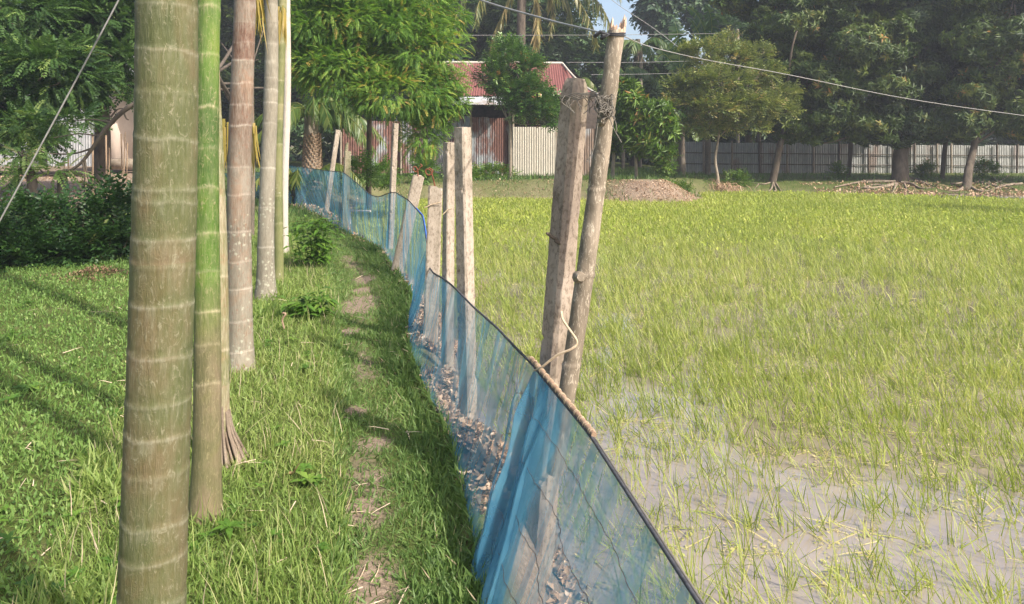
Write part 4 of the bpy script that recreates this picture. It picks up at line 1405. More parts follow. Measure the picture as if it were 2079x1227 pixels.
# roof, front slope: ridge y 128 at 34.5 m, eave y 195 at 31.4 m
rl, rr_ = P(850, 128, 34.5), P(1142, 130, 34.5)
el_, er_ = P(826, 196, 31.4), P(1216, 194, 31.4)
nsh = 9
for k in range(nsh):
    q = MB()
    f0, f1 = k / nsh, (k + 1) / nsh + .01
    for s_ in range(1):
        e0 = el_ + (P(1152, 194, 31.4) - el_) * f0; e1 = el_ + (P(1152, 194, 31.4) - el_) * f1
        t0 = rl + (rr_ - rl) * f0; t1 = rl + (rr_ - rl) * f1
        nx = 49
        a = np.linspace(0, 1, nx); b = np.linspace(0, 1, 5)
        E = e0 + (e1 - e0) * a[:, None]; Tt = t0 + (t1 - t0) * a[:, None]
        V = E[:, None] * (1 - b)[None, :, None] + Tt[:, None] * b[None, :, None]
        wv = .016 * np.sin(a * 8 * 2 * PI)
        V = V + wv[:, None, None] * np.array([0, -.8, .6]) + np.array([0, 0, .012 * (k % 2)]) - (np.sin(b * PI) * .05)[None, :, None] * np.array([0, 0, 1.0])
        i = (np.arange(nx - 1)[:, None] * 5 + np.arange(4)[None])
        q.add(V.reshape(-1, 3), np.stack([i, i + 5, i + 6, i + 1], -1).reshape(-1, 4), float(U(.25, .8)))
    part(q, 'roof_sheet', M['roof_red'], house, False)
# hip slope on the far end, curved down
q = MB()
b = np.linspace(0, 1, 9)
hp0 = P(1142, 130, 34.5) + (P(1152, 194, 31.4) - P(1142, 130, 34.5)) * b[:, None]
hp1 = np.stack([np.interp(b, [0, .45, .7, 1], [P(x_, y_, 34.2)[c] for x_, y_ in ((1143, 130), (1163, 160), (1185, 178), (1226, 197))]) for c in range(3)], 1)
nx = 25
a = np.linspace(0, 1, nx)
V = hp0[None] * (1 - a)[:, None, None] + hp1[None] * a[:, None, None] + (.014 * np.sin(a * 10 * 2 * PI))[:, None, None] * np.array([0, -.7, .7])
i = (np.arange(nx - 1)[:, None] * 9 + np.arange(8)[None])
q.add(V.reshape(-1, 3), np.stack([i, i + 9, i + 10, i + 1], -1).reshape(-1, 4), .6)
part(q, 'roof_sheet', M['roof_red'], house, False)
for a_, b_, r in ((rl, rr_, .07), (P(1142, 130, 34.4), P(1216, 194, 31.4), .05)):
    q = MB()
    mid = [a_ + (b_ - a_) * t_ + np.array([0, 0, .03 - .18 * math.sin(t_ * PI) * (r < .06)]) for t_ in np.linspace(0, 1, 8)]
    tube(q, mid, r, 7)
    part(q, 'ridge_cap', M['tin_pale'], house)
# back slope
q = MB(); bk = P(850, 196, 40); bk2 = P(1230, 196, 40)
q.add([rl, rr_, bk2, bk], [[0, 1, 2, 3]]); part(q, 'roof_sheet', M['roof_red'], house)
# small porch roof
for k in range(3):
    x0 = 896 + k * 42
    q = MB()
    A = P(x0, 213, 30.2); B = P(x0 + 43, 213, 30.2); C_ = P(x0 + 35, 197, 31.3)
    V, F = corr_sheet(A + [0, 0, .01 * (k % 2)], B - A, C_ - A + (A - B) * .0, np.linalg.norm(B - A), np.linalg.norm(C_ - A), .1, .012)
    q.add(V, F, float(U(.2, .6))); part(q, 'porch_sheet', M['tin_grey'], house, False)


def box(mb, lo, hi, v=.5, mat=0):
    x0, y0, z0 = lo; x1, y1, z1 = hi
    V = [(x0, y0, z0), (x1, y0, z0), (x1, y1, z0), (x0, y1, z0), (x0, y0, z1), (x1, y0, z1), (x1, y1, z1), (x0, y1, z1)]
    mb.add(V, [[0, 3, 2, 1], [4, 5, 6, 7], [0, 1, 5, 4], [1, 2, 6, 5], [2, 3, 7, 6], [3, 0, 4, 7]], v, 0, mat)


q = MB(); box(q, P(905, 350, 33.4) + [0, 0, -.3], P(1205, 196, 36.5) + [0, 0, 0]); part(q, 'dark_interior', M['dark_wood_and_interior'], house)  # near-black box painted to stand for the shade inside the house
walls = [(828, 868, 248, 352, 'tin_rust', 31.2), (868, 905, 248, 352, 'tin_grey', 31.3), (905, 955, 236, 354, 'tin_rust', 31.2), (953, 992, 238, 353, 'tin_rust', 31.1), (990, 1034, 240, 353, 'tin_rust', 31.1),
         (1041, 1086, 258, 357, 'tin_pale', 30.8), (1084, 1128, 258, 357, 'tin_pale', 30.85), (1126, 1170, 258, 357, 'tin_pale', 30.9), (1168, 1212, 262, 357, 'tin_grey', 31.0)]
for x0, x1, y0, y1, mt, d in walls:
    A = P(x0, y1, d); B = P(x1, y1, d); T = P(x0, y0, d)
    q = MB(); V, F = corr_sheet(A, B - A, T - A, B[0] - A[0], T[2] - A[2], .098, .014, 3)
    q.add(V, F, float(U(.2, .9)))
    part(q, 'wall_sheet', M[mt], house, False)
for px in (905, 955, 1034, 1041, 1128, 1212):
    q = MB(); tube(q, [P(px, 358, 30.95), P(px + 1, 205 if px < 1050 else 252, 30.95)], .05, 7)
    part(q, 'house_post', M['bark_pale'], house)
q = MB(); tube(q, [P(898, 214, 30.3), P(1022, 214, 30.3)], .035, 6); part(q, 'beam', M['dark_wood_and_interior'], house)
q = MB(); tube(q, [P(1018, 330, 30.7), P(1019, 358, 30.6)], .07, 7)
tag(q.build('wooden_stake', M['bark_pale']), 'short pale stake standing before the rusty tin wall', 'stake')

# old tin wall left of the house, behind the feathery tree
tw = empty('tin_wall', P(760, 350, 27), 'dark rusty corrugated wall under the bright feathery tree', 'wall')
for k, (x0, x1) in enumerate(((690, 722), (720, 754), (752, 786), (784, 814), (812, 842))):
    A = P(x0, 352, 28.5); B = P(x1, 352, 28.5); T = P(x0, 246, 28.5)
    q = MB(); V, F = corr_sheet(A, B - A, T - A, B[0] - A[0], T[2] - A[2], .098, .014, 3)
    q.add(V, F, float(U(.5, .9))); part(q, 'wall_sheet', M['tin_rust'], tw, False)
for px in (692, 752, 814):
    q = MB(); tube(q, [P(px, 354, 28.4), P(px, 246, 28.4)], .045, 6); part(q, 'wall_post', M['bark_pale'], tw)

# grey tin sheds at the left edge
for (x0, x1, y0, y1, d, lab) in ((-90, 78, 205, 338, 31, 'long grey tin shed at the far edge of the yard'), (96, 204, 172, 338, 30, 'grey corrugated tin shed beside the pink wall')):
    sh_ = empty('tin_shed', P((x0 + x1) / 2, y1, d), lab, 'shed')
    n = int((x1 - x0) / 36)
    for k in range(n):
        a0 = x0 + (x1 - x0) * k / n; a1 = x0 + (x1 - x0) * (k + 1) / n + 1
        A = P(a0, y1, d); B = P(a1, y1, d); T = P(a0, y0, d)
        q = MB(); V, F = corr_sheet(A + [0, -.006 * (k % 2), 0], B - A, T - A, B[0] - A[0], T[2] - A[2], .11, .014, 3)
        q.add(V, F, float(U(.1, .5))); part(q, 'wall_sheet', M['tin_grey'], sh_, False)
    A = P(x0 - 6, y0 - 2, d - .3); B = P(x1 + 6, y0 - 2, d - .3)
    q = MB(); V, F = corr_sheet(A, B - A, (0, 3, 1.0), B[0] - A[0], 2.6, .11, .014, 2)
    q.add(V, F, .4); part(q, 'roof_sheet', M['tin_grey'], sh_, False)
    q = MB(); box(q, P(x0 + 3, y1, d + .15), P(x1 - 3, y0 + 3, d + 2.4)); part(q, 'dark_interior', M['dark_wood_and_interior'], sh_)  # dark box filling the shed behind its sheets
pw = empty('plaster_house', P(262, 330, 34), 'pale pink plastered house wall with a low veranda ledge', 'house')
q = MB(); box(q, P(206, 345, 34), P(340, 150, 39)); part(q, 'wall', M['plaster'], pw)
q = MB(); box(q, P(200, 345, 33.2), P(345, 322, 34) + [0, -.003, 0]); part(q, 'veranda_ledge', M['concrete_pale'], pw)
q = MB(); V, F = corr_sheet(P(190, 152, 32.6), (1, 0, 0), (0, 3, 1.2), 4.0, 3.5, .11, .014, 2); q.add(V, F, .4); part(q, 'roof_sheet', M['tin_grey'], pw, False)
q = MB(); box(q, P(330, 320, 33.97), P(352, 210, 34.2)); part(q, 'door', M['dark_wood_and_interior'], pw)

# ------------------------------------------------------------------ long tin fence on the far bank
fence = empty('tin_fence', P(1700, 355, 38), 'long grey corrugated tin fence on the far bank under the big trees', 'fence')
posts_px = [1338, 1372, 1428, 1486, 1541, 1598, 1651, 1704, 1763, 1812, 1857, 1902, 1931, 1975, 2024, 2066, 2116, 2170]
for k in range(len(posts_px) - 1):
    x0, x1 = posts_px[k], posts_px[k + 1]
    d = 38.0
    yt = 288 + (x0 - 1340) * .012; yb = 354 + (x0 - 1340) * .005
    n = 2
    for j in range(n):
        a0 = x0 + (x1 - x0) * j / n; a1 = x0 + (x1 - x0) * (j + 1) / n
        A = P(a0, yb, d); B = P(a1 + 1, yb, d); T = P(a0, yt + U(-1.5, 1.5), d)
        q = MB(); V, F = corr_sheet(A + [0, .008 * j, 0], B - A, T - A, B[0] - A[0], T[2] - A[2], .12, .012, 2)
        q.add(V, F, float(U(.1, .75))); part(q, 'panel', M['tin_fence'], fence, False)
    for ry in (.33, .67):
        q = MB(); tube(q, [P(x0, yt + (yb - yt) * ry, d - .06), P(x1, yt + (yb - yt) * ry + .5, d - .06)], .022, 5)
        part(q, 'rail', M['bark'], fence)
for px in posts_px:
    q = MB(); tube(q, [P(px + U(-1.5, 1.5), 362, 37.85), P(px, 284 + (px - 1340) * .012, 37.85)], .055, 7)
    part(q, 'fence_post', M['bark_pale'] if U() < .5 else M['bark'], fence)

# ------------------------------------------------------------------ trees
PR = {
    'mango': [whorl(9, .34, .5, s_, .12, leaf2) for s_ in range(5)],
    'mango2': [whorl(7, .26, .5, s_ + 9, .1, leaf2) for s_ in range(4)],
    'twig': [twig(8, .5, .42, s_) for s_ in range(4)],
    'pin': [pinnate(9, .5, .2, .4, 60, s_) for s_ in range(4)],
    'pin2': [pinnate(7, .62, .22, .3, 62, s_ + 4) for s_ in range(4)],
    'small': [twig(7, .55, .33, s_ + 20) for s_ in range(4)],
}


def crown(mb, blobs, protos, count, size, vb=.5, vj=.2, sub=7, subr=.42, up=.35, shell=.75, droop=0.0):
    vol = np.array([b[1][0] * b[1][1] + b[1][0] * b[1][2] + b[1][1] * b[1][2] for b in blobs])
    tips = []
    for (c, r), w in zip(blobs, vol / vol.sum()):
        c = np.array(c, float); r = np.array(r, float)
        ns = max(4, int(sub * 4))
        dv = N(0, 1, (ns, 3)); dv[:, 2] = dv[:, 2] * .9 + .15
        dv /= np.linalg.norm(dv, axis=1)[:, None]
        sc = c + dv * r * U(shell * .7, 1.0, ns)[:, None]
        tips += list(sc[::4])
        n = max(10, int(count * w))
        k = rng.integers(0, ns, n)
        q = N(0, 1, (n, 3)); q /= np.linalg.norm(q, axis=1)[:, None]
        rad = U(0, 1, n) ** .5
        ksz = (.6 + .8 * hash3(np.arange(ns), np.arange(ns), np.arange(ns), 3))[k]
        pos = sc[k] + q * (rad * ksz)[:, None] * (r * subr) * np.array([1, 1, .7])
        out = (pos - c) / r
        out /= np.linalg.norm(out, axis=1)[:, None] + 1e-9
        D = out * .8 + q * .6 + N(0, .45, (n, 3)) + np.array([0, 0, up])
        D[:, 2] -= droop
        kv = (hash3(np.arange(ns), np.arange(ns) + 3, np.arange(ns), 8) - .5)[k] * .35
        v = np.clip(vb + kv + N(0, vj, n), 0, 1)
        sz = size * U(.7, 1.25, n)
        R = frames(D)
        g_ = rng.integers(0, len(protos), n)
        for gi, pr in enumerate(protos):
            e = g_ == gi
            scatter(mb, pr, pos[e], R[e], sz[e], v[e], 0, .06)
    return tips


def tree(name, label, base, blobs, protos, count, size, mat, trunk_pts, tr, bark='bark', group=None, cat='tree', limbs=14, **kw):
    base = np.array(base, float)
    t = empty(name, base, label, cat, group)
    cm = MB()
    tips = crown(cm, blobs, protos, count, size, **kw)
    part(cm, 'crown', M[mat], t)
    tm = MB()
    tp = curve_pts(trunk_pts, 24)
    rr = np.interp(np.linspace(0, 1, len(tp)), [0, .08, 1], [tr * 1.5, tr, tr * .55])
    tube(tm, tp, rr, 10)
    top = tp[-1]
    rs = np.random.default_rng(int(abs(base[0] * 100)))
    for c, r in blobs:
        c = np.array(c)
        if c[2] > 8.2 and cat == 'tree' and name == 'mango_tree': continue
        st = tp[int(len(tp) * rs.uniform(.6, .98)) - 1]
        mid = (st + c) / 2 + rs.normal(0, .12, 3) * np.linalg.norm(c - st)
        bp_ = curve_pts([st, mid, c], 10)
        tube(tm, bp_, np.linspace(tr * .42, tr * .12, len(bp_)), 6)
        lt = sorted(tips, key=lambda q: np.linalg.norm(q - c))[:max(2, limbs // len(blobs))]
        for q in lt:
            q = np.array(q)
            lp = curve_pts([c + (st - c) * .3, (c + q) / 2 + rs.normal(0, .1, 3), q], 7)
            tube(tm, lp, np.linspace(tr * .15, tr * .03 + .004, len(lp)), 5)
    part(tm, 'trunk', M[bark], t)
    return t


def B(px, py, d, rx, ry, rz=None):
    """crown lobe centred where the photograph shows it; radii in pixels across / up, depth like across"""
    return (P(px, py, d), (rx / FPX * d, (rz or rx) / FPX * d * .8, ry / FPX * d))


def hit(px, py, lift=0.0, d0=14.0, d1=45.0):
    """where the ground shows at this place in the view"""
    dd = np.arange(d0, d1, .1)
    q = np.array([P(px, py, d_) for d_ in dd])
    below = q[:, 2] <= height(q[:, 0], q[:, 1])
    i_ = int(np.argmax(below)) if below.any() else len(dd) - 1
    return q[i_] + [0, 0, lift]


def gp_(px, d, dz=0):
    x = (px - CX) / FPX * d
    return np.array([x, d, ground_z(x, d) - .05 + dz])


# bright feathery tree over the path
tree('feathery_tree', 'bright green feathery leaved tree spreading over the far end of the path', gp_(770, 21), [
    B(660, 60, 17.5, 85, 80), B(760, 60, 18, 100, 80), B(850, 110, 18, 80, 70), B(700, 150, 17.5, 95, 65), B(800, 190, 17.5, 90, 55), B(880, 175, 18, 50, 40),
    B(880, 225, 18, 42, 35), B(860, 275, 18, 40, 38), B(620, 10, 18, 60, 60), B(740, -30, 18, 120, 60), B(860, 30, 18.5, 75, 60), B(640, 130, 17.5, 60, 50), B(920, 210, 18, 26, 22)],
    PR['pin'], 23000, .21, 'moringa', [gp_(748, 21), P(750, 260, 20), P(755, 150, 19), P(750, 60, 18.5)], .08, 'bark', limbs=50, vb=.52, vj=.22, droop=.12, up=.1, subr=.5, sub=6)

# dark tree at the left
tree('feathery_tree', 'large dark green feathery tree shading the sheds and the yard', gp_(205, 24), [
    B(40, 30, 19, 110, 90), B(170, 60, 20, 100, 90), B(90, 150, 18, 110, 60), B(-60, 100, 20, 110, 110), B(230, 130, 20, 70, 70), B(200, -40, 21, 140, 70), B(20, 210, 18, 80, 50), B(160, 185, 19, 70, 32), B(60, 270, 18, 55, 32), B(-40, 250, 18, 60, 60),
    B(300, 60, 22, 80, 80), B(-130, 20, 20, 120, 120)],
    PR['pin2'], 11000, .42, 'feather', [gp_(205, 24), P(208, 260, 24), P(200, 180, 23.5), P(150, 80, 22)], .27, limbs=40, vb=.42, vj=.2, droop=.2, up=.1)
tree('leafy_tree', 'dark leafy tree behind the palm trunks', gp_(430, 44), [
    B(430, 60, 43, 90, 100), B(520, 120, 43, 80, 90), B(350, 120, 43, 70, 90), B(600, 60, 44, 70, 80), B(480, 220, 42, 80, 60), B(620, 200, 43, 60, 60), B(560, -20, 44, 130, 60)],
    PR['twig'], 8000, .75, 'mango_dark', [gp_(430, 44), P(432, 240, 44), P(440, 120, 29)], .2, limbs=20, vb=.45)
# low feathery sprays and the small trunks before the shed
for (px, py, d, rx, ry, lab, n, s_, foot) in ((45, 315, 13, 22, 14, 'light green feathery sapling on a thin trunk before the shed', 60, .32, 395), (120, 345, 12.5, 24, 8, 'light green leafy sprout on top of the cut stump', 26, .3, None), (150, 245, 15, 40, 18, 'feathery green branch hanging before the grey shed', 90, .34, None), (60, 255, 15, 60, 24, 'feathery green branch low over the long shed', 130, .36, None)):
    if foot:
        tree('sapling_tree', lab, P(62, 395, 13), [B(px, py, d, rx, ry), B(40, 350, d, 20, 10)], PR['pin2'], n, s_, 'clover', [P(66, 405, 13), P(64, 360, 13), P(50, 320, 13)], .10, 'bark', limbs=4, vb=.7, droop=.3)
    else:
        q = MB(); crown(q, [B(px, py, d, rx, ry)], PR['pin2'], n, s_, vb=.75 if d < 13 else .6, droop=.3)
        if px == 120:
            st_ = empty('tree_stump', P(128, 405, 12.5), 'short cut tree stump with fresh green sprouts among the shrubs', 'tree stump')
            part(q, 'sprout', M['clover'], st_)
            q = MB(); tube(q, [P(128, 420, 12.5), P(127, 380, 12.5), P(126, 346, 12.5)], [.09, .08, .072], 12); part(q, 'trunk', M['bark'], st_)
        else:
            tag(q.build('leafy_branch', M['feather']), lab, 'branch')
# bare curved limb at the left
q = MB()
tube(q, curve_pts([P(330, 190, 14), P(262, 218, 14), P(215, 262, 14), P(185, 305, 14), P(160, 335, 14), P(120, 356, 14), P(88, 350, 14), P(72, 330, 14)], 60), [.055, .04, .025, .012], 7)
for pts in ([(232, 250), (205, 245), (185, 243), (150, 246)], [(190, 300), (150, 312), (100, 312), (80, 305)], [(225, 238), (240, 222), (262, 222)], [(250, 225), (256, 240), (262, 244)], [(172, 322), (176, 350), (184, 385)], [(215, 262), (200, 275), (160, 272), (110, 280)], [(168, 328), (172, 360), (172, 400)]):
    cc = curve_pts([P(a, b, 14) for a, b in pts], 16); tube(q, cc, np.linspace(.022, .008, len(cc)), 5)
tag(q.build('bare_branch', M['bark']), 'bare curved branch sweeping down beside the thickest palm trunk', 'branch')
for px, y0, y1, w, lab in ((188, 272, 402, 4, 'tallest bamboo stake in the bare yard, rising across the bare curved branch'), (172, 330, 392, 4, 'dark short stake under the bare curved branch'), (33, 330, 392, 2.2, 'thin lone stake left of the light green sapling'), (215, 275, 365, 3.5, 'pinkish stake at the right edge of the dark trunk'), (222, 300, 352, 3, 'short stake at the left edge of the pink wall'),
                            (246, 272, 350, 3, 'stake standing before the middle of the pink wall'), (254, 268, 352, 2.4, 'tallest stake before the pink wall'), (259, 290, 370, 2.6, 'stake before the pink wall nearest the thickest palm trunk'), (138, 310, 350, 3, 'short pale topped stake before the grey tin shed'), (131, 322, 345, 2, 'tiny stake between the cut stump and the grey tin shed')):
    d = 17 - (y1 - 350) * .04
    q = MB(); tube(q, [P(px + U(-3, 3), y1 + 6, d), P(px, y0, d)], w / 2 / FPX * d, 6)
    tag(q.build('garden_stake', M['stick']), lab, 'stake', 'thin stakes in the bare yard')

# date palm beside the path end
dt = empty('date_palm', gp_(632, 23), 'squat palm with rough diamond patterned trunk and drooping fronds beside the path end', 'palm tree')
q = MB()
b0 = gp_(634, 23)
tube(q, [b0, P(633, 330, 23), P(632, 290, 23), P(632, 235, 23)], [.32, .27, .23, .21], 16)
part(q, 'trunk', M['bark_pale'], dt)
q = MB()
for k in range(260):
    zt = (k / 260) * 1.75; a = k * 2.39996
    c = b0 + np.array([math.cos(a), math.sin(a), 0]) * np.interp(zt, [0, 1.75], [.29, .21]) + [0, 0, zt]
    tube(q, [c, c + np.array([math.cos(a) * .05, math.sin(a) * .05, .07])], [.05, .025], 4, float(U(0, 1)))
tag(part(q, 'frond_scars', M['stick'], dt, False), kind='stuff')
top = P(632, 240, 23)
fr = [((.7, -.3, .85), 2.9), ((.95, -.5, .55), 2.8), ((.9, .2, .5), 2.8), ((.5, -.8, 1.0), 2.6), ((-.8, -.2, .7), 2.6), ((-.6, .4, .9), 2.6), ((.2, -.6, 1.2), 2.8), ((-.2, -.8, .6), 2.4), ((1, -.1, .2), 2.4), ((.6, .5, .9), 2.6), ((-.9, -.6, .3), 2.2), ((.3, .2, 1.2), 2.6)]
for dv, L in fr:
    q = MB(); areca_frond(q, top, dv, L, .6, 34, .5, .5, .05); part(q, 'frond', M['palm_green'], dt)
# young palm stalks wrapped in dark plastic at its foot
yp = empty('wrapped_palm', P(610, 412, 17.6), 'young palm with stiff stalks wrapped in dark plastic behind the net', 'palm tree')
for k, (a, b, c, dd) in enumerate(((600, 410, 596, 250), (612, 412, 640, 230), (606, 412, 612, 260), (615, 412, 690, 215), (598, 412, 570, 270))):
    q = MB(); areca_frond(q, P(a, b, 17.6), tuple(P(c, dd, 17.6) - P(a, b, 17.6) + np.array([0, U(-.4, .4), 0])), 2.5 if k != 3 else 3.2, .45, 26, .38, .65, .045); part(q, 'frond', M['palm_green'], yp)
q = MB(); pts_ = np.array([P(609, 418, 17.6), P(608, 395, 17.6), P(610, 370, 17.6), P(611, 355, 17.6)])
V, F = tube_arr(curve_pts(pts_, 16), .17, 14); V += (vnoise(V * 12, 4)[:, None] - .5) * .1
q.add(V, F); part(q, 'plastic_wrap', M['rope_dark'], yp)

# coconut palm, crown partly above the picture
cp = empty('coconut_palm', gp_(1060, 40), 'tall coconut palm with drooping straw coloured fronds behind the house', 'palm tree')
q = MB(); tube(q, curve_pts([gp_(1066, 40), P(1062, 200, 40), P(1058, 60, 40), P(1062, -70, 40)], 20), .24, 12); part(q, 'trunk', M['bark'], cp)


def frond_path(mb, pts, n=44, ll=.8, v=.5, w=.075, thick=.035, hang=1.0):
    pts = curve_pts(pts, 18)
    m_ = len(pts)
    tube(mb, pts, np.linspace(thick, .008, m_), 5, .85)
    t = np.linspace(0, 1, m_)
    tt = np.repeat(np.linspace(.12, 1, n), 2)
    P0 = np.stack([np.interp(tt, t, pts[:, k]) for k in range(3)], 1)
    tan = np.gradient(pts, axis=0); tan /= np.linalg.norm(tan, axis=1)[:, None]
    T = np.stack([np.interp(tt, t, tan[:, k]) for k in range(3)], 1)
    s = np.where(np.arange(len(tt)) % 2 == 0, 1, -1)[:, None]
    side = np.cross(T, [0.15, -.2, 1.0]); side /= np.linalg.norm(side, axis=1)[:, None] + 1e-9
    D = side * s * .55 + T * .55 + np.array([0, 0, -1.0]) * hang + N(0, .12, (len(tt), 3))
    LL = ll * (.45 + .7 * np.sin(PI * np.clip(tt, .1, .93))) * U(.8, 1.15, len(tt))
    scatter(mb, blade(w / ll, .2), P0, frames(D), LL, np.clip(v + N(0, .16, len(tt)), 0, 1))


cc = [1062, -75]
for pts, v, ll in (([(1062, -75), (1045, -30), (1020, 30), (1003, 70), (998, 108)], .75, .9), ([(1062, -75), (1085, -20), (1092, 30), (1088, 75), (1080, 118)], .85, .95), ([(1062, -75), (1120, -60), (1190, -20), (1228, 25), (1243, 75)], .55, 1.1),
                   ([(1062, -75), (1000, -70), (950, -30), (930, 20), (918, 62)], .35, 1.1), ([(1062, -75), (1110, -30), (1122, 20), (1118, 72)], .7, .8), ([(1062, -75), (1015, -50), (975, 0), (965, 48)], .4, 1.0),
                   ([(1062, -75), (1140, -50), (1180, 10), (1205, 60), (1210, 95)], .6, .8), ([(1062, -75), (1020, -110), (960, -110), (900, -60)], .4, 1.1), ([(1062, -75), (1110, -120), (1180, -110), (1250, -50)], .4, 1.1), ([(1062, -75), (1150, -80), (1210, -60), (1260, -10)], .45, 1.2),
                   ([(1062, -75), (1060, -140), (1040, -190), (1000, -200)], .4, 1.0), ([(1062, -75), (1080, -140), (1120, -180), (1170, -180)], .4, 1.0), ([(1062, -75), (1100, -40), (1150, 0), (1160, 50)], .5, .9)):
    q = MB(); frond_path(q, [P(a, b, 39.8 + k * U(-.4, .4)) for k, (a, b) in enumerate(pts)], 52, ll, v); part(q, 'frond', M['frond'], cp)

# glossy tree in front of the house
tree('jackfruit_tree', 'glossy dark leaved tree growing before the red roofed house', gp_(1036, 28), [
    B(1035, 125, 28, 42, 40), B(1075, 140, 28, 26, 30), B(1005, 155, 28, 36, 26), B(1060, 180, 28, 50, 30), B(1020, 195, 28, 30, 20), B(1090, 215, 28, 46, 32), B(1060, 225, 28, 30, 24), B(1125, 240, 28, 20, 18)],
    PR['small'], 3600, .34, 'jack', [gp_(1036, 28), P(1037, 300, 28), P(1036, 240, 28), P(1040, 170, 28)], .07, 'bark_pale', limbs=24, vb=.5, vj=.2, up=.5, subr=.42)
# saplings right of the pole
tree('sapling_tree', 'young yellow green tree with reddish shoots on the mound by the pole', gp_(1292, 26.5), [
    B(1290, 215, 26, 34, 22), B(1320, 235, 26, 42, 26), B(1350, 262, 26, 26, 24), B(1285, 270, 26, 34, 28), B(1330, 295, 26, 38, 26), B(1310, 250, 26, 26, 26)],
    PR['mango2'], 1700, .30, 'sapling', [gp_(1292, 26.5), P(1291, 330, 26.5), P(1288, 290, 26.5), P(1286, 270, 26.5), P(1300, 230, 26.5)], .06, 'bark_pale', limbs=18, vb=.5, up=.2)
tree('sapling_tree', 'slender green tree with pale stem directly behind the bamboo pole', gp_(1244, 27), [
    B(1255, 190, 27, 28, 28), B(1262, 230, 27, 24, 26), B(1240, 285, 27, 20, 26), B(1250, 255, 27, 26, 24), B(1275, 185, 27, 24, 20)],
    PR['mango2'], 1000, .30, 'sapling', [gp_(1244, 27), P(1245, 330, 27), P(1252, 250, 27), P(1256, 200, 27)], .075, 'bark_pale', limbs=12, vb=.45, up=.2)
# light tree before the fence
tree('flowering_tree', 'wide pale green tree with thin bent trunk before the tin fence', gp_(1458, 29.5), [
    B(1432, 110, 29.5, 46, 20), B(1490, 125, 30.2, 50, 22), B(1548, 150, 29.5, 34, 16), B(1395, 172, 29.5, 42, 16), B(1465, 165, 28.6, 58, 20), B(1575, 190, 29.8, 38, 14), B(1392, 215, 29, 44, 14), B(1455, 215, 28.4, 50, 18), B(1528, 212, 28.8, 54, 17), B(1590, 222, 29.4, 26, 10), B(1430, 258, 29, 40, 13), B(1515, 258, 29.2, 40, 12), B(1372, 190, 29.8, 18, 14), B(1480, 85, 30, 26, 12), B(1540, 110, 30, 24, 14)],
    PR['small'], 5600, .36, 'light', [P(1459, 392, 29), P(1457, 360, 29), P(1452, 325, 29), P(1457, 290, 29), P(1465, 230, 29.3), P(1470, 160, 29.5)], .065, 'bark_pale', limbs=60, vb=.5, vj=.22, up=.5, subr=.30, sub=9, shell=1.15)
# big mango trees
dw = MB()
for k in range(26):
    px = -500 + k * 125 + U(-30, 30)
    hole = abs(px - 1310) < 190
    crown(dw, [B(px, 210 if hole else U(90, 150), U(56, 64), 60 if hole else 120, 60 if hole else 110), B(px + 40, U(200, 250), U(52, 56), 110, 60), B(px, 288, 50, 90, 26)], PR['twig'], 1700, 1.1, vb=.35, vj=.2, up=.3)
tag(dw.build('distant_woods', M['far']), 'dark mass of woods closing the view behind the houses and the fence', 'woods', kind='stuff')
g_m = 'big dark trees along the far bank'
tree('mango_tree', 'broad dark mango tree with leaning trunk behind the pale green tree', P(1566, 385, 31), [
    B(1620, 60, 32, 100, 60), B(1560, -10, 33, 110, 60), B(1700, 0, 32, 110, 80), B(1720, 110, 31, 100, 60), B(1650, 160, 31, 80, 50), B(1760, 190, 31, 85, 50), B(1660, 230, 31, 70, 40), B(1600, 240, 32, 55, 40), B(1720, 255, 31.5, 70, 40), B(1640, 262, 31, 60, 30), B(1765, 262, 31, 60, 34), B(1600, 255, 32.5, 50, 30), B(1590, 130, 32, 45, 60), B(1790, 90, 31, 60, 60), B(1640, -130, 33, 140, 80), B(1750, -120, 32, 110, 80)],  # highest lobes, above the view, are added to shade the fence
    PR['mango'], 21000, .25, 'mango', [P(1564, 388, 31), P(1575, 340, 31), P(1585, 290, 31), P(1605, 230, 31.5), P(1640, 140, 32)], .16, limbs=30, vb=.5, vj=.18, up=.1, group=g_m, subr=.38, sub=8)
tree('mango_tree', 'dense dark mango tree with wide spreading surface roots', P(1825, 380, 31), [
    B(1860, 60, 33, 110, 80), B(1930, 20, 33, 120, 90), B(1850, 160, 32, 90, 60), B(1800, 240, 31.5, 60, 44), B(1860, 258, 31, 75, 40), B(1910, 262, 32, 60, 32), B(1800, 262, 32, 60, 34), B(1910, 180, 32, 80, 60), B(1820, -40, 33, 130, 60), B(1960, 110, 33, 80, 70), B(1900, -140, 34, 150, 90)],  # last lobe is out of view, added for shade on the fence
    PR['mango'], 18000, .25, 'mango_dark', [P(1825, 388, 31), P(1828, 350, 31), P(1830, 300, 31.3), P(1850, 200, 32), P(1870, 100, 33)], .36, limbs=26, vb=.5, vj=.2, up=.1, group=g_m, subr=.38, sub=8)
tree('mango_tree', 'mango tree with orange trunk foot at the edge of the picture', P(1968, 388, 30), [
    B(2030, 110, 30, 100, 70), B(2060, 10, 31, 130, 80), B(1990, 200, 30, 70, 46), B(2060, 230, 30, 70, 46), B(2140, 160, 31, 110, 90), B(1960, 250, 30, 60, 36), B(2120, 260, 30, 80, 40), B(2080, -120, 31, 140, 90)],  # unseen top lobe added to keep sun off the fence
    PR['mango'], 15000, .25, 'mango', [P(1962, 392, 29), P(1966, 350, 29.5), P(1975, 310, 30), P(1990, 240, 30), P(2030, 120, 30)], .17, 'bark', limbs=26, vb=.52, vj=.2, up=.1, group=g_m, subr=.38, sub=8)
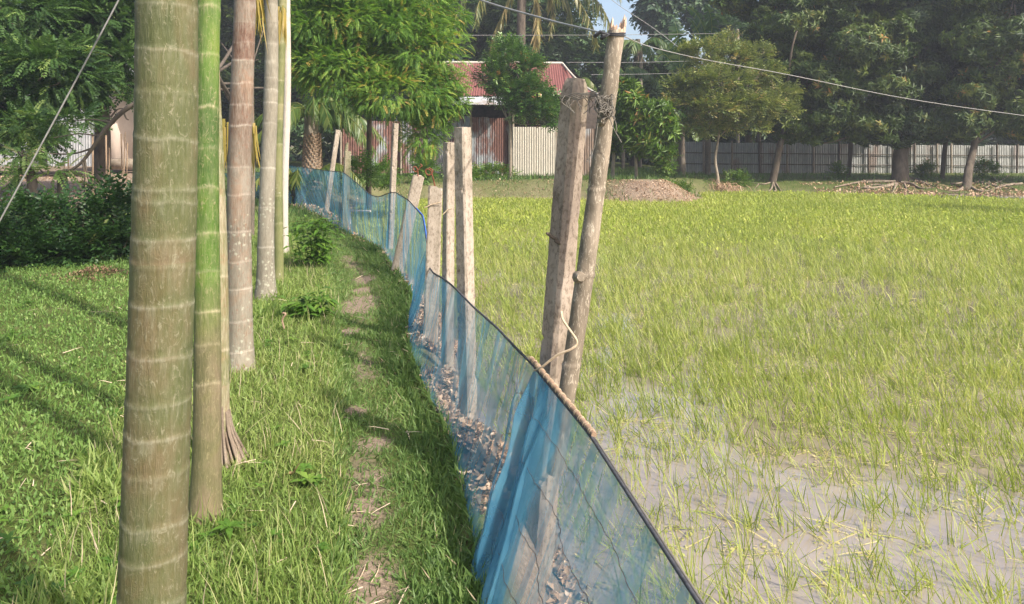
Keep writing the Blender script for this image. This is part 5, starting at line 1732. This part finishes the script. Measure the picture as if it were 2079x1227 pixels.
tree('mango_tree', 'mango tree standing outside beyond the orange footed one', gp_(2330, 29), [
    B(2300, 120, 29, 120, 100), B(2420, 60, 29, 140, 120), B(2280, 10, 30, 130, 90), B(2380, 210, 29, 100, 60)],
    PR['mango2'], 2400, .42, 'mango_dark', [gp_(2330, 29), P(2330, 260, 29), P(2340, 100, 29)], .3, limbs=10, vb=.5, group=g_m)
# extra thin dark trunks by the fence
for px, y1, y0, w, d, lb in ((1722, 388, 240, 9, 34, 'thin dark trunk before the fence between the two biggest trees'), (1912, 372, 280, 9, 33, 'slim leaning trunk just before the orange footed tree'), (1538, 300, 230, 10, 40, 'dark trunk rising behind the tin fence')):
    q = MB(); tube(q, curve_pts([P(px, y1, d), P(px + 4, (y0 + y1) / 2, d), P(px + 9, y0, d)], 8), w / 2 / FPX * d, 7)
    tag(q.build('bare_tree', M['bark']), lb, 'tree')


# surface roots
def roots(name, label, px, py, d, spec):
    q = MB()
    for pts, r in spec:
        c = curve_pts([hit(a, min(b, 391), r * .6 + .02) for a, b in pts], 14)
        tube(q, c, np.linspace(r, r * .35, len(c)), 6)
    return tag(q.build(name, M['root']), label, 'tree roots')


roots('surface_roots', 'long pale roots running over the bank from the densest tree', 1825, 380, 30.6, [
    ([(1818, 372), (1780, 372), (1740, 374), (1710, 380), (1694, 383)], .07), ([(1820, 378), (1790, 384), (1760, 386), (1735, 384)], .09), ([(1816, 368), (1770, 368), (1730, 374)], .05), ([(1830, 374), (1850, 376), (1868, 385), (1890, 385)], .07),
    ([(1832, 366), (1860, 366), (1880, 376), (1885, 380)], .06), ([(1820, 376), (1816, 386), (1812, 394)], .06), ([(1836, 376), (1842, 388), (1846, 395)], .05), ([(1800, 378), (1770, 378), (1735, 390), (1728, 393)], .04), ([(1840, 368), (1870, 372), (1900, 382)], .05)])
roots('surface_roots', 'reddish tangled roots on the bare bank by the orange footed tree', 2000, 388, 29, [
    ([(1968, 380), (1985, 390), (2010, 392)], .06), ([(1960, 380), (1945, 390), (1925, 392)], .06), ([(1990, 372), (2020, 380), (2050, 392)], .05), ([(2075, 376), (2040, 380), (2010, 390)], .06), ([(1985, 366), (2000, 376), (2030, 378), (2060, 374)], .04), ([(2010, 360), (2030, 372), (2070, 392)], .04), ([(1930, 376), (1950, 374), (1965, 366)], .05), ([(2000, 384), (2035, 368), (2050, 356)], .04)])
roots('surface_roots', 'short roots under the leaning dark trunk', 1570, 385, 30.5, [
    ([(1568, 372), (1550, 376), (1530, 374), (1515, 372)], .035), ([(1570, 374), (1566, 386), (1560, 392)], .05), ([(1575, 374), (1583, 386), (1586, 393)], .04), ([(1570, 376), (1575, 388), (1572, 394)], .05), ([(1540, 376), (1530, 388)], .025)])

# banana plants
def banana(label, px, py, d, leaves):
    t = empty('banana_plant', gp_(px, d), label, 'banana plant')
    q = MB(); tube(q, [gp_(px, d), P(px, (py + 350) / 2, d), P(px, py, d)], [.16, .13, .09], 10); part(q, 'stem', M['palm_dark'], t)
    for pts, w in leaves:
        c = curve_pts([P(a, b, d + U(-.3, .3)) for a, b in pts], 26)
        q = MB()
        tube(q, c, np.linspace(.03, .008, len(c)), 5, 1.0)
        T = np.gradient(c, axis=0); T /= np.linalg.norm(T, axis=1)[:, None]
        u = np.linspace(0, 1, len(c))
        wd = w * np.sin(PI * np.clip(u * .86 + .12, 0, 1)) ** .6 * smooth(0, .15, u)
        n0 = np.array([.35, -1, .3]); sd_ = np.cross(T, n0); sd_ /= np.linalg.norm(sd_, axis=1)[:, None]
        for s in (-1, 1):
            i0 = 0
            while i0 < len(c) - 2:
                k = int(rng.integers(1, 4)); i1 = min(len(c) - 1, i0 + k)
                dr = np.array([0, 0, -1.0]) * U(.1, .5)
                a0, a1 = c[i0], c[i1]
                o0 = a0 + sd_[i0] * s * wd[i0] + dr * wd[i0] + T[i0] * .05; o1 = a1 + sd_[i1] * s * wd[i1] + dr * wd[i1] - T[i1] * .01
                m0, m1 = (a0 + o0) / 2 + n0 * .03, (a1 + o1) / 2 + n0 * .03
                q.add([a0, a1, m1, m0, o1, o0], [[0, 1, 2, 3], [3, 2, 4, 5]], float(U(.2, .7)))
                i0 = i1
        part(q, 'leaf', M['banana'], t)
    return t


banana('banana plant with tall torn leaves behind the pale green tree', 1437, 100, 36, [
    ([(1436, 100), (1430, 60), (1415, 30), (1393, 12)], .35), ([(1438, 100), (1445, 60), (1442, 30), (1432, 8)], .42), ([(1434, 100), (1420, 70), (1405, 45), (1392, 36)], .22), ([(1438, 104), (1452, 80), (1460, 70), (1470, 90)], .35), ([(1438, 108), (1450, 96), (1470, 100)], .4), ([(1436, 108), (1437, 130), (1430, 150)], .5)])
banana('banana plant with broad dark leaves beside the hanging grey trees', 1380, 140, 35, [
    ([(1380, 140), (1378, 100), (1376, 70), (1370, 45)], .62), ([(1382, 142), (1400, 110), (1410, 90), (1425, 95)], .4), ([(1380, 145), (1398, 140), (1410, 160), (1412, 185)], .5), ([(1378, 142), (1360, 120), (1345, 110), (1330, 125)], .4), ([(1376, 150), (1380, 180), (1395, 200), (1385, 240)], .45)])
banana('low banana plant with dark drooping leaves before the left end of the fence', 1385, 250, 33, [
    ([(1385, 250), (1370, 230), (1350, 240), (1340, 262)], .4), ([(1385, 250), (1400, 235), (1415, 260), (1412, 290)], .42), ([(1385, 250), (1372, 262), (1365, 290), (1360, 320)], .38), ([(1385, 250), (1390, 220), (1400, 205), (1420, 215)], .36)])

# areca palms in the middle distance
def far_palm(label, px, py, d, n, L, v=.45):
    t = empty('palm_tree', gp_(px, d), label, 'palm tree')
    q = MB(); tube(q, [gp_(px, d), P(px + 2, py, d)], .09, 8); part(q, 'trunk', M['bark_pale'], t)
    for k in range(n):
        a = k * 2.4; q = MB(); areca_frond(q, P(px + 2, py, d), (math.cos(a), math.sin(a), U(.2, 1.4)), L * U(.8, 1.1), .5, 22, .6, v, .07); part(q, 'frond', M['palm_green'], t)


far_palm('low palm with spiky fronds just behind the red roof end', 1165, 172, 36, 9, 1.5, .6)
far_palm('tall slim palm with fan of fronds against the sky, behind the bamboo pole', 1300, 95, 40, 10, 2.2, .45)
far_palm('dark palm behind the bamboo pole, below the sky gap', 1265, 150, 38, 9, 1.9, .35)

# hanging grey-green trees against the sky
for (lab, px, py, d, blobs, foot) in (
        ('tall weeping tree with hanging grey sprays beside the sky gap', 1335, -60, 52, [(1335, 0, 32, 45), (1325, -60, 50, 50), (1345, 40, 24, 28), (1318, 20, 18, 30)], 1336),
        ('tall weeping tree right of the sky gap', 1410, -60, 54, [(1425, -10, 44, 40), (1400, -50, 50, 50), (1460, 10, 40, 50), (1420, 30, 30, 20), (1480, 40, 36, 40)], 1415)):
    tree('weeping_tree', lab, gp_(foot, d), [B(a, b, d, c_, e_) for a, b, c_, e_ in blobs], PR['twig'], 1500, .9, 'far', [gp_(foot, d), P(foot + 1, 150, d), P(foot, 20, d), P(foot, -60, d)], .12, 'bark', limbs=16, vb=.3, up=-.9, droop=.8, vj=.15)
# background trees
gb = 'background trees behind the house and fence'
for k, (lab, px, d, blobs) in enumerate((
        ('dark background tree behind the left half of the red roof', 960, 44, [(940, 60, 70, 60), (990, 90, 60, 45), (900, 20, 70, 60), (1000, 30, 60, 60), (940, 130, 70, 40)]),
        ('dark background tree behind the coconut fronds', 1110, 46, [(1100, 60, 70, 60), (1150, 100, 55, 45), (1060, 20, 60, 60), (1160, 40, 45, 50), (1190, 130, 50, 45), (1120, 140, 60, 40)]),
        ('shaded background tree between the bamboo pole and the banana plants', 1290, 42, [(1290, 170, 60, 44), (1340, 180, 60, 44), (1240, 160, 44, 50), (1350, 130, 50, 36), (1230, 120, 34, 40), (1310, 240, 70, 50), (1370, 260, 60, 50)]),
        ('leafy background tree above the middle of the tin fence', 1520, 46, [(1500, 170, 90, 60), (1560, 100, 40, 30), (1480, 60, 40, 40), (1620, 200, 80, 50), (1540, 235, 70, 26)]),
        ('dense background tree far behind the feathery tree', 720, 40, [(700, 100, 110, 90), (800, 180, 90, 70), (640, 220, 90, 60), (760, 260, 80, 50), (860, 60, 80, 60)]),
        ('background tree beyond the long grey shed', 60, 42, [(40, 60, 150, 100), (-100, 100, 140, 110), (160, 40, 120, 100), (60, 160, 140, 60)]),
        ('tall background tree above the darkest trees', 1900, 48, [(1850, 60, 150, 110), (2000, 60, 150, 120), (1700, 60, 120, 100), (2140, 120, 150, 130), (1780, 200, 120, 50), (1950, 210, 120, 50)]))):
    sz = .62
    tree('background_tree', lab, gp_(px, d), [B(a, b, d, c_, e_) for a, b, c_, e_ in blobs], PR['twig'], 2600 if k != 6 else 5200, sz, 'far' if k in (0, 1, 2, 3, 4) else 'mango_dark', [gp_(px, d), P(px, 200, d), P(px + 5, 80, d)], .25, limbs=8, vb=.42, group=gb, up=.2)

# tree outside the picture whose shadow crosses the water, and trees behind that shade the lawn
tree('slim_tree', 'slim tree standing in the field outside the photograph', (20.2, 15.4, W - .1), [((20.2, 15.4, 8.2), (.5, .5, 1.4))], PR['small'], 300, .4, 'mango', [(20.2, 15.4, W - .1), (20.2, 15.4, 4), (20.2, 15.4, 8.2)], .11, limbs=4)

# ------------------------------------------------------------------ shrubs and weeds
gs = 'dark shrubs along the back of the lawn'
shr = [(20, 465, 60, 74, 9.3, 'leafy dark shrub at the left end of the row'), (95, 462, 55, 70, 9.4, 'dark shrub with broad leaves below the thin grey trunk'), (160, 460, 50, 74, 9.6, 'dark bushy shrub around the cut stump'), (222, 440, 48, 82, 9.8, 'tallest dark shrub, close to the thickest palm trunk'), (275, 460, 40, 70, 10.2, 'dark shrub half hidden behind the thickest palm trunk'), (-80, 470, 70, 76, 9.4, 'dark shrub beyond the left end of the lawn'),
       (430, 440, 40, 44, 14.0, 'low shrub behind the bright green palm trunk'), (-190, 465, 80, 80, 9.6, 'wide dark shrub at the far side of the lawn')]
for px, py, rx, ry, d, lab in shr:
    t = empty('shrub', gp_(px, d), lab, 'shrub', gs)
    q = MB(); tips = crown(q, [B(px, py, d, rx, ry * .8), B(px + rx * .4, py + 50, d - .15, rx * .8, ry * .5), B(px - rx * .4, py + 60, d - .2, rx * .8, ry * .45)], PR['small'], 420, .22, vb=.42, vj=.2, up=.5, subr=.5)
    part(q, 'foliage', M['shrub'], t)
    q = MB()
    for tq in tips[:10]:
        b0 = gp_(px + U(-10, 10), d); tube(q, curve_pts([b0, (b0 + tq) / 2 + N(0, .06, 3), tq], 6), .012, 4)
    part(q, 'stems', M['bark'], t)
q = MB(); n = 240
d0 = FPX * EYE / (575 - HY)
n = 900
hx, hy = N(0, .24, n), N(0, .2, n)
x = P(195, 560, 8.5)[0] + hx; y = 8.5 + hy
scatter(q, leaf4(.4, .2, -.1), np.stack([x, y, height(x, y) + U(0, 1, n) * .13 * np.exp(-(hx / .25) ** 2 - (hy / .2) ** 2)], 1), frames(N(0, 1, (n, 3))), U(.02, .045, n), np.clip(N(.22, .2, n), 0, 1))
tag(q.build('leaf_heap', M['litter']), 'small heap of brown dead twigs and leaves at the foot of the shrubs', 'leaf heap', kind='stuff')


def weed(px, py, h, w, n, lab, lf=.16, seed=0):
    d = FPX * EYE / (py - HY)
    b = gp_(px, d)
    s = d / FPX
    t = empty('broadleaf_weed', b, lab, 'weed')
    st = MB(); lv = MB()
    for k in range(n):
        a = U(0, 2 * PI); r = U(0, w / 2) * s
        foot = b + np.array([math.cos(a) * r * .5, math.sin(a) * r * .5, 0])
        top_ = b + np.array([math.cos(a) * r, math.sin(a) * r * .7, h * s * U(.5, 1)])
        c = curve_pts([foot, (foot + top_) / 2 + N(0, .015, 3), top_], 6)
        tube(st, c, .004, 4)
        nl = 9
        u = np.linspace(.35, 1, nl)
        pos = np.stack([np.interp(u, np.linspace(0, 1, len(c)), c[:, i]) for i in range(3)], 1)
        ang = np.arange(nl) * 2.4 + U(0, 6)
        D = np.stack([np.cos(ang), np.sin(ang), U(-.1, .5, nl)], 1)
        scatter(lv, leaf4(.38, .05, .35), pos, frames(D, np.tile([0, 0, 1.0], (nl, 1))), lf * U(.6, 1.1, nl), np.clip(.55 + N(0, .2, nl), 0, 1))
    part(st, 'stem', M['weed'], t); part(lv, 'leaves', M['weed'], t)


weed(640, 540, 105, 120, 26, 'leafy green weed clump beside the whitewashed trunk, edge of the path', .17)
weed(622, 645, 75, 100, 14, 'smaller green weed with long leaves nearer along the verge', .15)
weed(600, 470, 45, 70, 10, 'low leafy weed at the foot of the net far end', .14)
weed(404, 1110, 30, 60, 5, 'small round leaved weed at the foot of the bright green trunk', .035)
weed(20, 690, 40, 60, 8, 'pale green seedling weed in the lawn near the shade line', .05)
weed(225, 1165, 50, 60, 4, 'yellow leaved weed growing beside the thickest trunk foot', .07)
# bank shrubs by the house
for px, py, rx, ry, d, lab in ((730, 350, 34, 26, 20, 'low green bush between the stake and the mossy post'), (780, 355, 26, 22, 22, 'low bush behind the slim upright post'), (860, 345, 24, 18, 26, 'green bush below the rusty tin wall'), (1000, 352, 40, 8, 28, 'low weeds growing along the foot of the pale tin wall'),
                               (1375, 385, 30, 10, 27, 'small bush on the end of the earth mound'), (1490, 368, 26, 12, 30, 'yellow green bush beside the bent pale trunk'), (1350, 330, 16, 24, 28, 'small leafy bush at the left end of the fence'), (1700, 360, 16, 20, 33, 'small climbing bush against the tin fence'), (1880, 350, 18, 14, 33, 'reddish bush between roots and fence'), (2000, 345, 22, 16, 33, 'pale spiky bush before the sunlit end of the fence'), (940, 360, 30, 8, 27, 'weeds at the foot of the rusty wall')):
    q = MB(); crown(q, [B(px, py, d, rx, ry)], PR['small'], 260, .28 if d > 24 else .24, vb=.5, up=.4, subr=.5)
    tag(q.build('bush', M['sapling'] if d > 26 else M['weed']), lab, 'bush')
# dry grass tuft at the foot of the bent trunk
q = MB(); n = 400
c = P(1475, 386, 28.6); x = c[0] + N(0, .3, n); y = c[1] + N(0, .2, n)
scatter(q, blade(.06, .8), np.stack([x, y, height(x, y) + U(0, .3, n)], 1), frames(np.stack([N(0, .6, n), N(0, .6, n) - .3, U(-.6, .6, n)], 1)), U(.2, .4, n), np.clip(N(.5, .2, n), 0, 1))
tag(q.build('dry_grass_tuft', M['litter']), 'tan dry grass tuft hanging at the foot of the bent pale trunk', 'dry grass', kind='stuff')

# fallen things on the grass
q = MB()
c = P(588, 975, 3.45)
V = []; F = []
for i_, u in enumerate(np.linspace(0, 1, 9)):
    wdt = .018 * math.sin(PI * (u * .85 + .1))
    p = c + np.array([.085 * u - .03, .01 * u, .01 + .065 * u ** 1.6 + .01 * math.sin(u * 9)])
    V += [p + [0, -wdt, wdt * .8], p, p + [.004, wdt, wdt * .5]]
    if i_: F += [[3 * i_ - 3, 3 * i_ - 2, 3 * i_ + 1, 3 * i_], [3 * i_ - 2, 3 * i_ - 1, 3 * i_ + 2, 3 * i_ + 1]]
q.add(V, F, .35); tag(q.build('dead_leaf', M['litter']), 'curled brown dead leaf lying in the grass beside the path', 'dead leaf')
q = MB(); tube(q, curve_pts([P(577, 668, 6.1), P(573, 650, 6.1), P(580, 638, 6.1), P(574, 636, 6.1)], 12), .008, 5); tag(q.build('dead_stalk', M['stick']), 'small orange brown curled stalk in the verge grass', 'dead stalk')
for k, pts in enumerate(([(700, 1028), (722, 1022), (745, 1024), (762, 1030)], [(728, 1160), (738, 1140), (742, 1128)], [(752, 1165), (765, 1145), (770, 1128)], [(705, 1150), (712, 1138)])):
    cc = []
    for a, b in pts:
        d = FPX * EYE / (b - HY); xx = (a - CX) / FPX * d; cc.append([xx, d, ground_z(xx, d) + .008])
    q = MB(); tube(q, curve_pts(cc, 10), .0022, 4)
    tag(q.build('straw', M['twine']), ('thin curved straw lying across the bare path patch', 'short straw on the nearest bare patch, its left side', 'short straw on the nearest bare patch, its right side', 'tiny straw beside the nearest bare patch')[k], 'straw')

# ------------------------------------------------------------------ wires
def wire(name, pts, r, label, mat='wire', n=40, cat='wire'):
    q = MB(); tube(q, curve_pts(pts, n), r, 6); return tag(q.build(name, M[mat]), label, cat)


wire('guy_wire', [P(262, -45, 4), P(240, 2, 4), P(120, 227, 4), P(0, 448, 4), P(-30, 500, 4)], .0045, 'straight steel guy wire slanting down across the upper left of the view')
wire('cable', [P(860, -48, 9), P(975, 0, 7.5), P(1100, 37, 5.5), P(1180, 57, 4), P(1236, 70, 3.2)], [.012, .004], 'grey cable running from above to the tip of the bamboo pole')
wire('cable', [P(1262, 72, 3.25), P(1330, 98, 4.2), P(1450, 125, 6), P(1600, 152, 8), P(1850, 202, 11), P(2079, 235, 14), P(2300, 262, 17)], [.0025, .003, .005, .0075], 'long grey cable sagging from the bamboo pole across the big dark trees', 'wire', 60)
wire('cable', [P(1180, -50, 30), P(1255, 10, 30), P(1330, 60, 30), P(1450, 150, 30), P(1560, 210, 30)], .012, 'thin dark wire crossing the sky gap')
for y0, y1, x0, x1, lab in ((72, 68, 920, 1500, 'uppermost of the thin level wires over the roof'), (127, 124, 1150, 1420, 'middle one of the thin level wires over the roof'), (152, 146, 1200, 1440, 'lowest of the thin level wires, right of the bamboo pole')):
    wire('cable', [P(x0, y0, 33), P((x0 + x1) / 2, (y0 + y1) / 2 + 1.5, 33), P(x1, y1, 33)], .012, lab)
q = MB(); tube(q, [gp_(1498, 42), P(1497, 60, 42)], .11, 8)
tag(q.build('utility_pole', M['concrete_pale']), 'grey utility pole behind the pale green tree', 'pole')

# ------------------------------------------------------------------ thin haze volume added to lift the far dark trees
hz = MB(); box(hz, (-420, -70, -2.2), (420, 420, 26))
hm = bpy.data.materials.new('haze'); hm.use_nodes = True
hn = hm.node_tree.nodes; hn.remove(hn['Principled BSDF'])
pv = hn.new('ShaderNodeVolumePrincipled'); pv.inputs['Color'].default_value = (.85, .9, 1.0, 1); pv.inputs['Density'].default_value = .0016; pv.inputs['Anisotropy'].default_value = .2
hm.node_tree.links.new(pv.outputs[0], hn['Material Output'].inputs['Volume'])
tag(hz.build('haze', hm, smooth_=False), kind='stuff')
